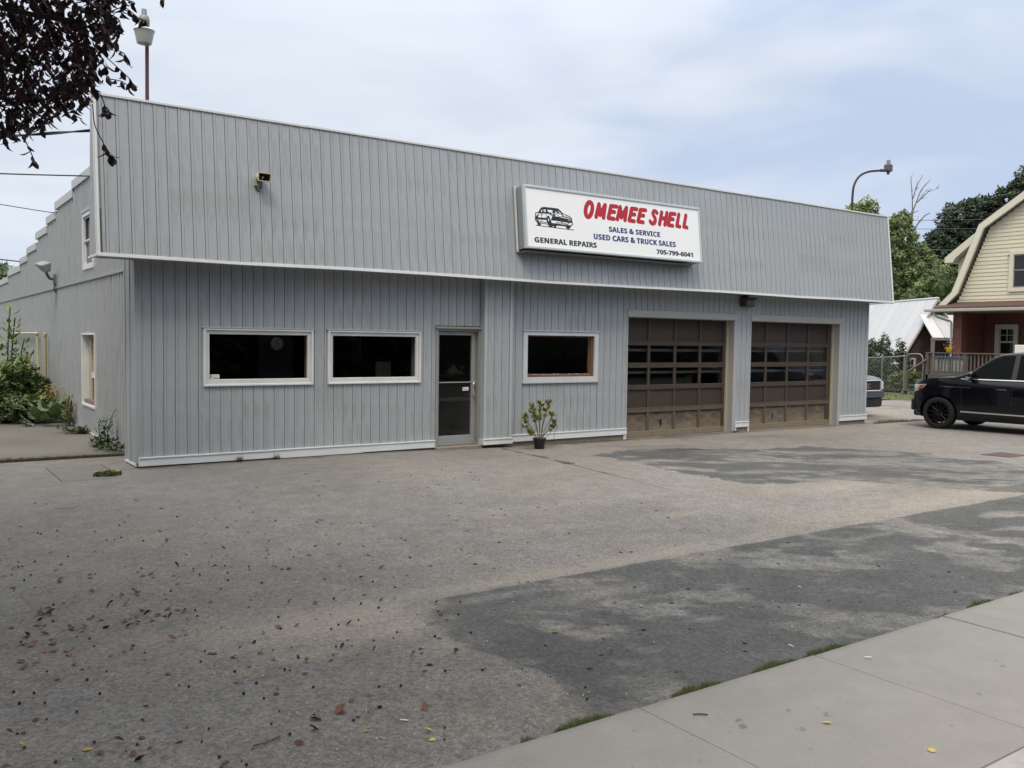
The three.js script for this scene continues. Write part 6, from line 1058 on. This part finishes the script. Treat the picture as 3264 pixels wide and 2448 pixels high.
// ---------------------------------------------------------------- purple leaved tree overhanging from the left
{
  setSeed(404);
  const B = [-5.4, -0.06, 6.2], t = thing('purple_tree', 'purple leaved tree hanging over the upper left corner', 'tree', B), o = (p) => [p[0] - B[0], p[1] - B[1], p[2] - B[2]];
  const bark = S([0.045, 0.034, 0.030], 0.95, { map: woodT });
  const limbs = [[[-5.4, -0.1, 6.2], [-5.35, 1.2, 6.2], [-5.2, 2.6, 6.3]], [[-5.2, 2.5, 6.3], [-4.2, 3.6, 6.4], [-3.0, 4.2, 6.4], [-2.1, 4.2, 6.3]], [[-5.2, 2.5, 6.3], [-4.6, 4.2, 7.2], [-3.6, 5.2, 7.8]], [[-5.2, 2.5, 6.3], [-5.6, 4.6, 5.6], [-5.5, 6.2, 5.2]], [[-3.0, 4.2, 6.4], [-2.3, 3.95, 6.6], [-1.75, 3.9, 6.75]], [[-3.3, 4.1, 6.4], [-2.5, 3.6, 6.3], [-2.1, 3.4, 6.3]], [[-5.2, 2.6, 6.3], [-4.4, 4.2, 5.2], [-3.4, 4.8, 4.6]]];
  mesh('trunk', merge(limbs.map((l, i) => tube(l.map(o), [0.16, 0.05, 0.06, 0.07, 0.018, 0.02, 0.05][i], 14, 8))), bark, t);
  const tone = () => { const k = rr(0.6, 1.5), w = rnd(); return w < 0.015 ? [0.20, 0.07, 0.015] : w < 0.35 ? [0.070 * k, 0.020 * k, 0.022 * k] : [0.034 * k, 0.016 * k, 0.019 * k]; };
  const hang = leafGeo(1, 0.52, 0.22, 0.25), lm = Ph([1, 1, 1], 0.6, { transmission: 0.12, thickness: 0 });
  const pl = [];
  const lobes = [[-2.12, 4.08, 6.15, 0.40, 0.36, 300], [-1.84, 4.0, 6.58, 0.29, 0.25, 190], [-1.72, 3.80, 6.85, 0.14, 0.21, 80], [-1.98, 3.75, 6.13, 0.38, 0.27, 290], [-1.77, 3.62, 6.64, 0.17, 0.17, 85], [-2.05, 3.46, 6.22, 0.22, 0.16, 120], [-1.86, 3.44, 6.71, 0.12, 0.10, 45], [-2.14, 3.29, 6.28, 0.12, 0.10, 40], [-1.64, 4.02, 6.82, 0.11, 0.08, 32], [-2.5, 3.9, 6.0, 0.5, 0.6, 380], [-2.95, 4.2, 6.3, 0.6, 0.55, 380], [-3.6, 4.4, 6.5, 0.7, 0.6, 420], [-4.3, 4.6, 6.4, 0.8, 0.7, 450]];
  for (const [x, y, z, r, h, n] of lobes) for (let i = 0; i < n * 1.8; i++) { const a = rr(0, 6.283), c = rr(-1, 1), q = Math.sqrt(1 - c * c), R = Math.pow(rnd(), 0.40); pl.push([...o([x + Math.cos(a) * q * r * R, y + c * h * R, z + Math.sin(a) * q * (r + 0.2) * R]), Math.PI - rr(0.1, 0.95), rr(0, 6.3), rr(-0.3, 0.3), rr(0.048, 0.082), tone()]); }
  // unseen rest of the crown, spread out over the viewer to shade the ground
  for (const [x, y, z, r, h, n] of [[-5.0, 6.9, 7.2, 3.4, 1.8, 5200], [-1.7, 6.5, 7.4, 2.2, 0.85, 3000], [-2.4, 6.4, 4.7, 1.7, 0.75, 1800], [-3.2, 6.3, 9.8, 2.6, 1.3, 3800], [-6.6, 6.0, 8.4, 2.6, 1.6, 2600], [-1.6, 6.9, 11.2, 2.4, 1.2, 3000], [-5.2, 6.6, 12.2, 2.8, 1.5, 3000], [0.6, 7.7, 11.6, 2.4, 1.1, 2200], [-4.3, 4.3, 7.6, 1.1, 0.9, 900], [-4.7, 4.2, 4.6, 1.2, 0.9, 900], [-4.3, 4.6, 10.6, 1.1, 1.0, 900]]) for (let i = 0; i < n; i++) { const a = rr(0, 6.283), c = rr(-1, 1), q = Math.sqrt(1 - c * c), R = Math.pow(rnd(), 0.45); pl.push([...o([x + Math.cos(a) * q * r * R, y + c * h * R, z + Math.sin(a) * q * r * R]), Math.PI / 2 + rr(-0.2, 1.0), rr(0, 6.3), rr(-0.3, 0.3), rr(0.15, 0.23), tone()]); }
  scatter('crown', hang, lm, pl, t);
  // drooping twigs with single leaves
  const TW = [[[-1.71, 3.47, 6.8], [-1.67, 3.42, 6.84], [-1.65, 3.35, 6.85], [-1.63, 3.33, 6.87]], [[-1.72, 3.37, 6.8], [-1.71, 3.23, 6.82], [-1.68, 3.15, 6.84], [-1.64, 3.06, 6.88], [-1.61, 3.02, 6.9]], [[-1.72, 3.96, 6.77], [-1.62, 3.98, 6.83], [-1.54, 4.01, 6.89], [-1.46, 3.94, 6.95], [-1.42, 3.92, 6.98]], [[-1.64, 3.68, 6.84], [-1.56, 3.59, 6.9], [-1.51, 3.53, 6.94], [-1.5, 3.5, 6.95]], [[-2.12, 3.18, 6.53], [-2.08, 3.1, 6.57], [-2.05, 3.02, 6.59], [-2.04, 2.99, 6.6]], [[-2.21, 3.22, 6.47], [-2.2, 3.14, 6.48], [-2.18, 3.08, 6.5]], [[-1.98, 3.37, 6.62], [-1.96, 3.29, 6.64], [-1.95, 3.25, 6.65]], [[-1.83, 3.37, 6.73], [-1.82, 3.3, 6.74], [-1.78, 3.27, 6.77]], [[-1.59, 3.73, 6.88], [-1.54, 3.7, 6.91], [-1.53, 3.64, 6.92]], [[-1.63, 3.54, 6.85], [-1.56, 3.52, 6.91], [-1.52, 3.49, 6.93]], [[-1.53, 4.06, 6.89], [-1.5, 4.05, 6.92], [-1.48, 4.04, 6.93]], [[-1.34, 4.10, 7.02], [-1.32, 4.06, 7.04]], [[-1.88, 3.37, 6.69], [-1.86, 3.31, 6.71]], [[-1.7, 3.99, 6.78], [-1.57, 3.93, 6.88], [-1.56, 3.88, 6.88]], [[-2.05, 3.26, 6.58], [-2.0, 3.21, 6.62], [-2.01, 3.21, 6.61]]];
  const lms = [[0.045, 0.014, 0.016], [0.025, 0.011, 0.014], [0.034, 0.015, 0.022], [0.055, 0.018, 0.014]].map((c) => Ph(c, 0.55, { transmission: 0.12, thickness: 0 }));
  TW.forEach((w, wi) => {
    const c = new THREE.CatmullRomCurve3(w.map((p) => V(o(p)))); mesh('twig', new THREE.TubeGeometry(c, 12, 0.0035, 5), bark, t);
    const n = wi < 2 ? 7 : Math.max(3, Math.round(c.getLength() / 0.036));
    for (let i = 0; i < n; i++) { const f = lerp(wi === 1 ? 0.58 : wi ? 0.15 : 0.55, 1, (i + 0.5) / n), q = c.getPoint(f), l = mesh('leaf', hang, lms[Math.floor(rr(0, 4))], t); l.position.copy(q); l.rotation.set(Math.PI - rr(0.2, 0.9), i * 2.5 + rr(-0.5, 0.5), rr(-0.3, 0.3), 'YXZ'); l.scale.setScalar(wi < 2 ? rr(0.075, 0.098) : rr(0.058, 0.085)); }
  });
  // larger leaves along the edge of the crown
  for (let i = 0; i < 110; i++) { const [x, y, z, r, h] = lobes[i % 9], a = rr(-0.6, 2.0), c = rr(-0.95, 0.5), q = Math.sqrt(1 - c * c), l = mesh('leaf', hang, lms[i % 4], t); l.position.set(...o([x + Math.cos(a) * q * r, y + c * h, z + Math.sin(a) * q * (r + 0.15)])); l.rotation.set(Math.PI - rr(0.1, 0.8), rr(0, 6.3), rr(-0.3, 0.3), 'YXZ'); l.scale.setScalar(rr(0.06, 0.085)); }
}

scene.environmentIntensity = 1;
renderer.render(scene, camera);
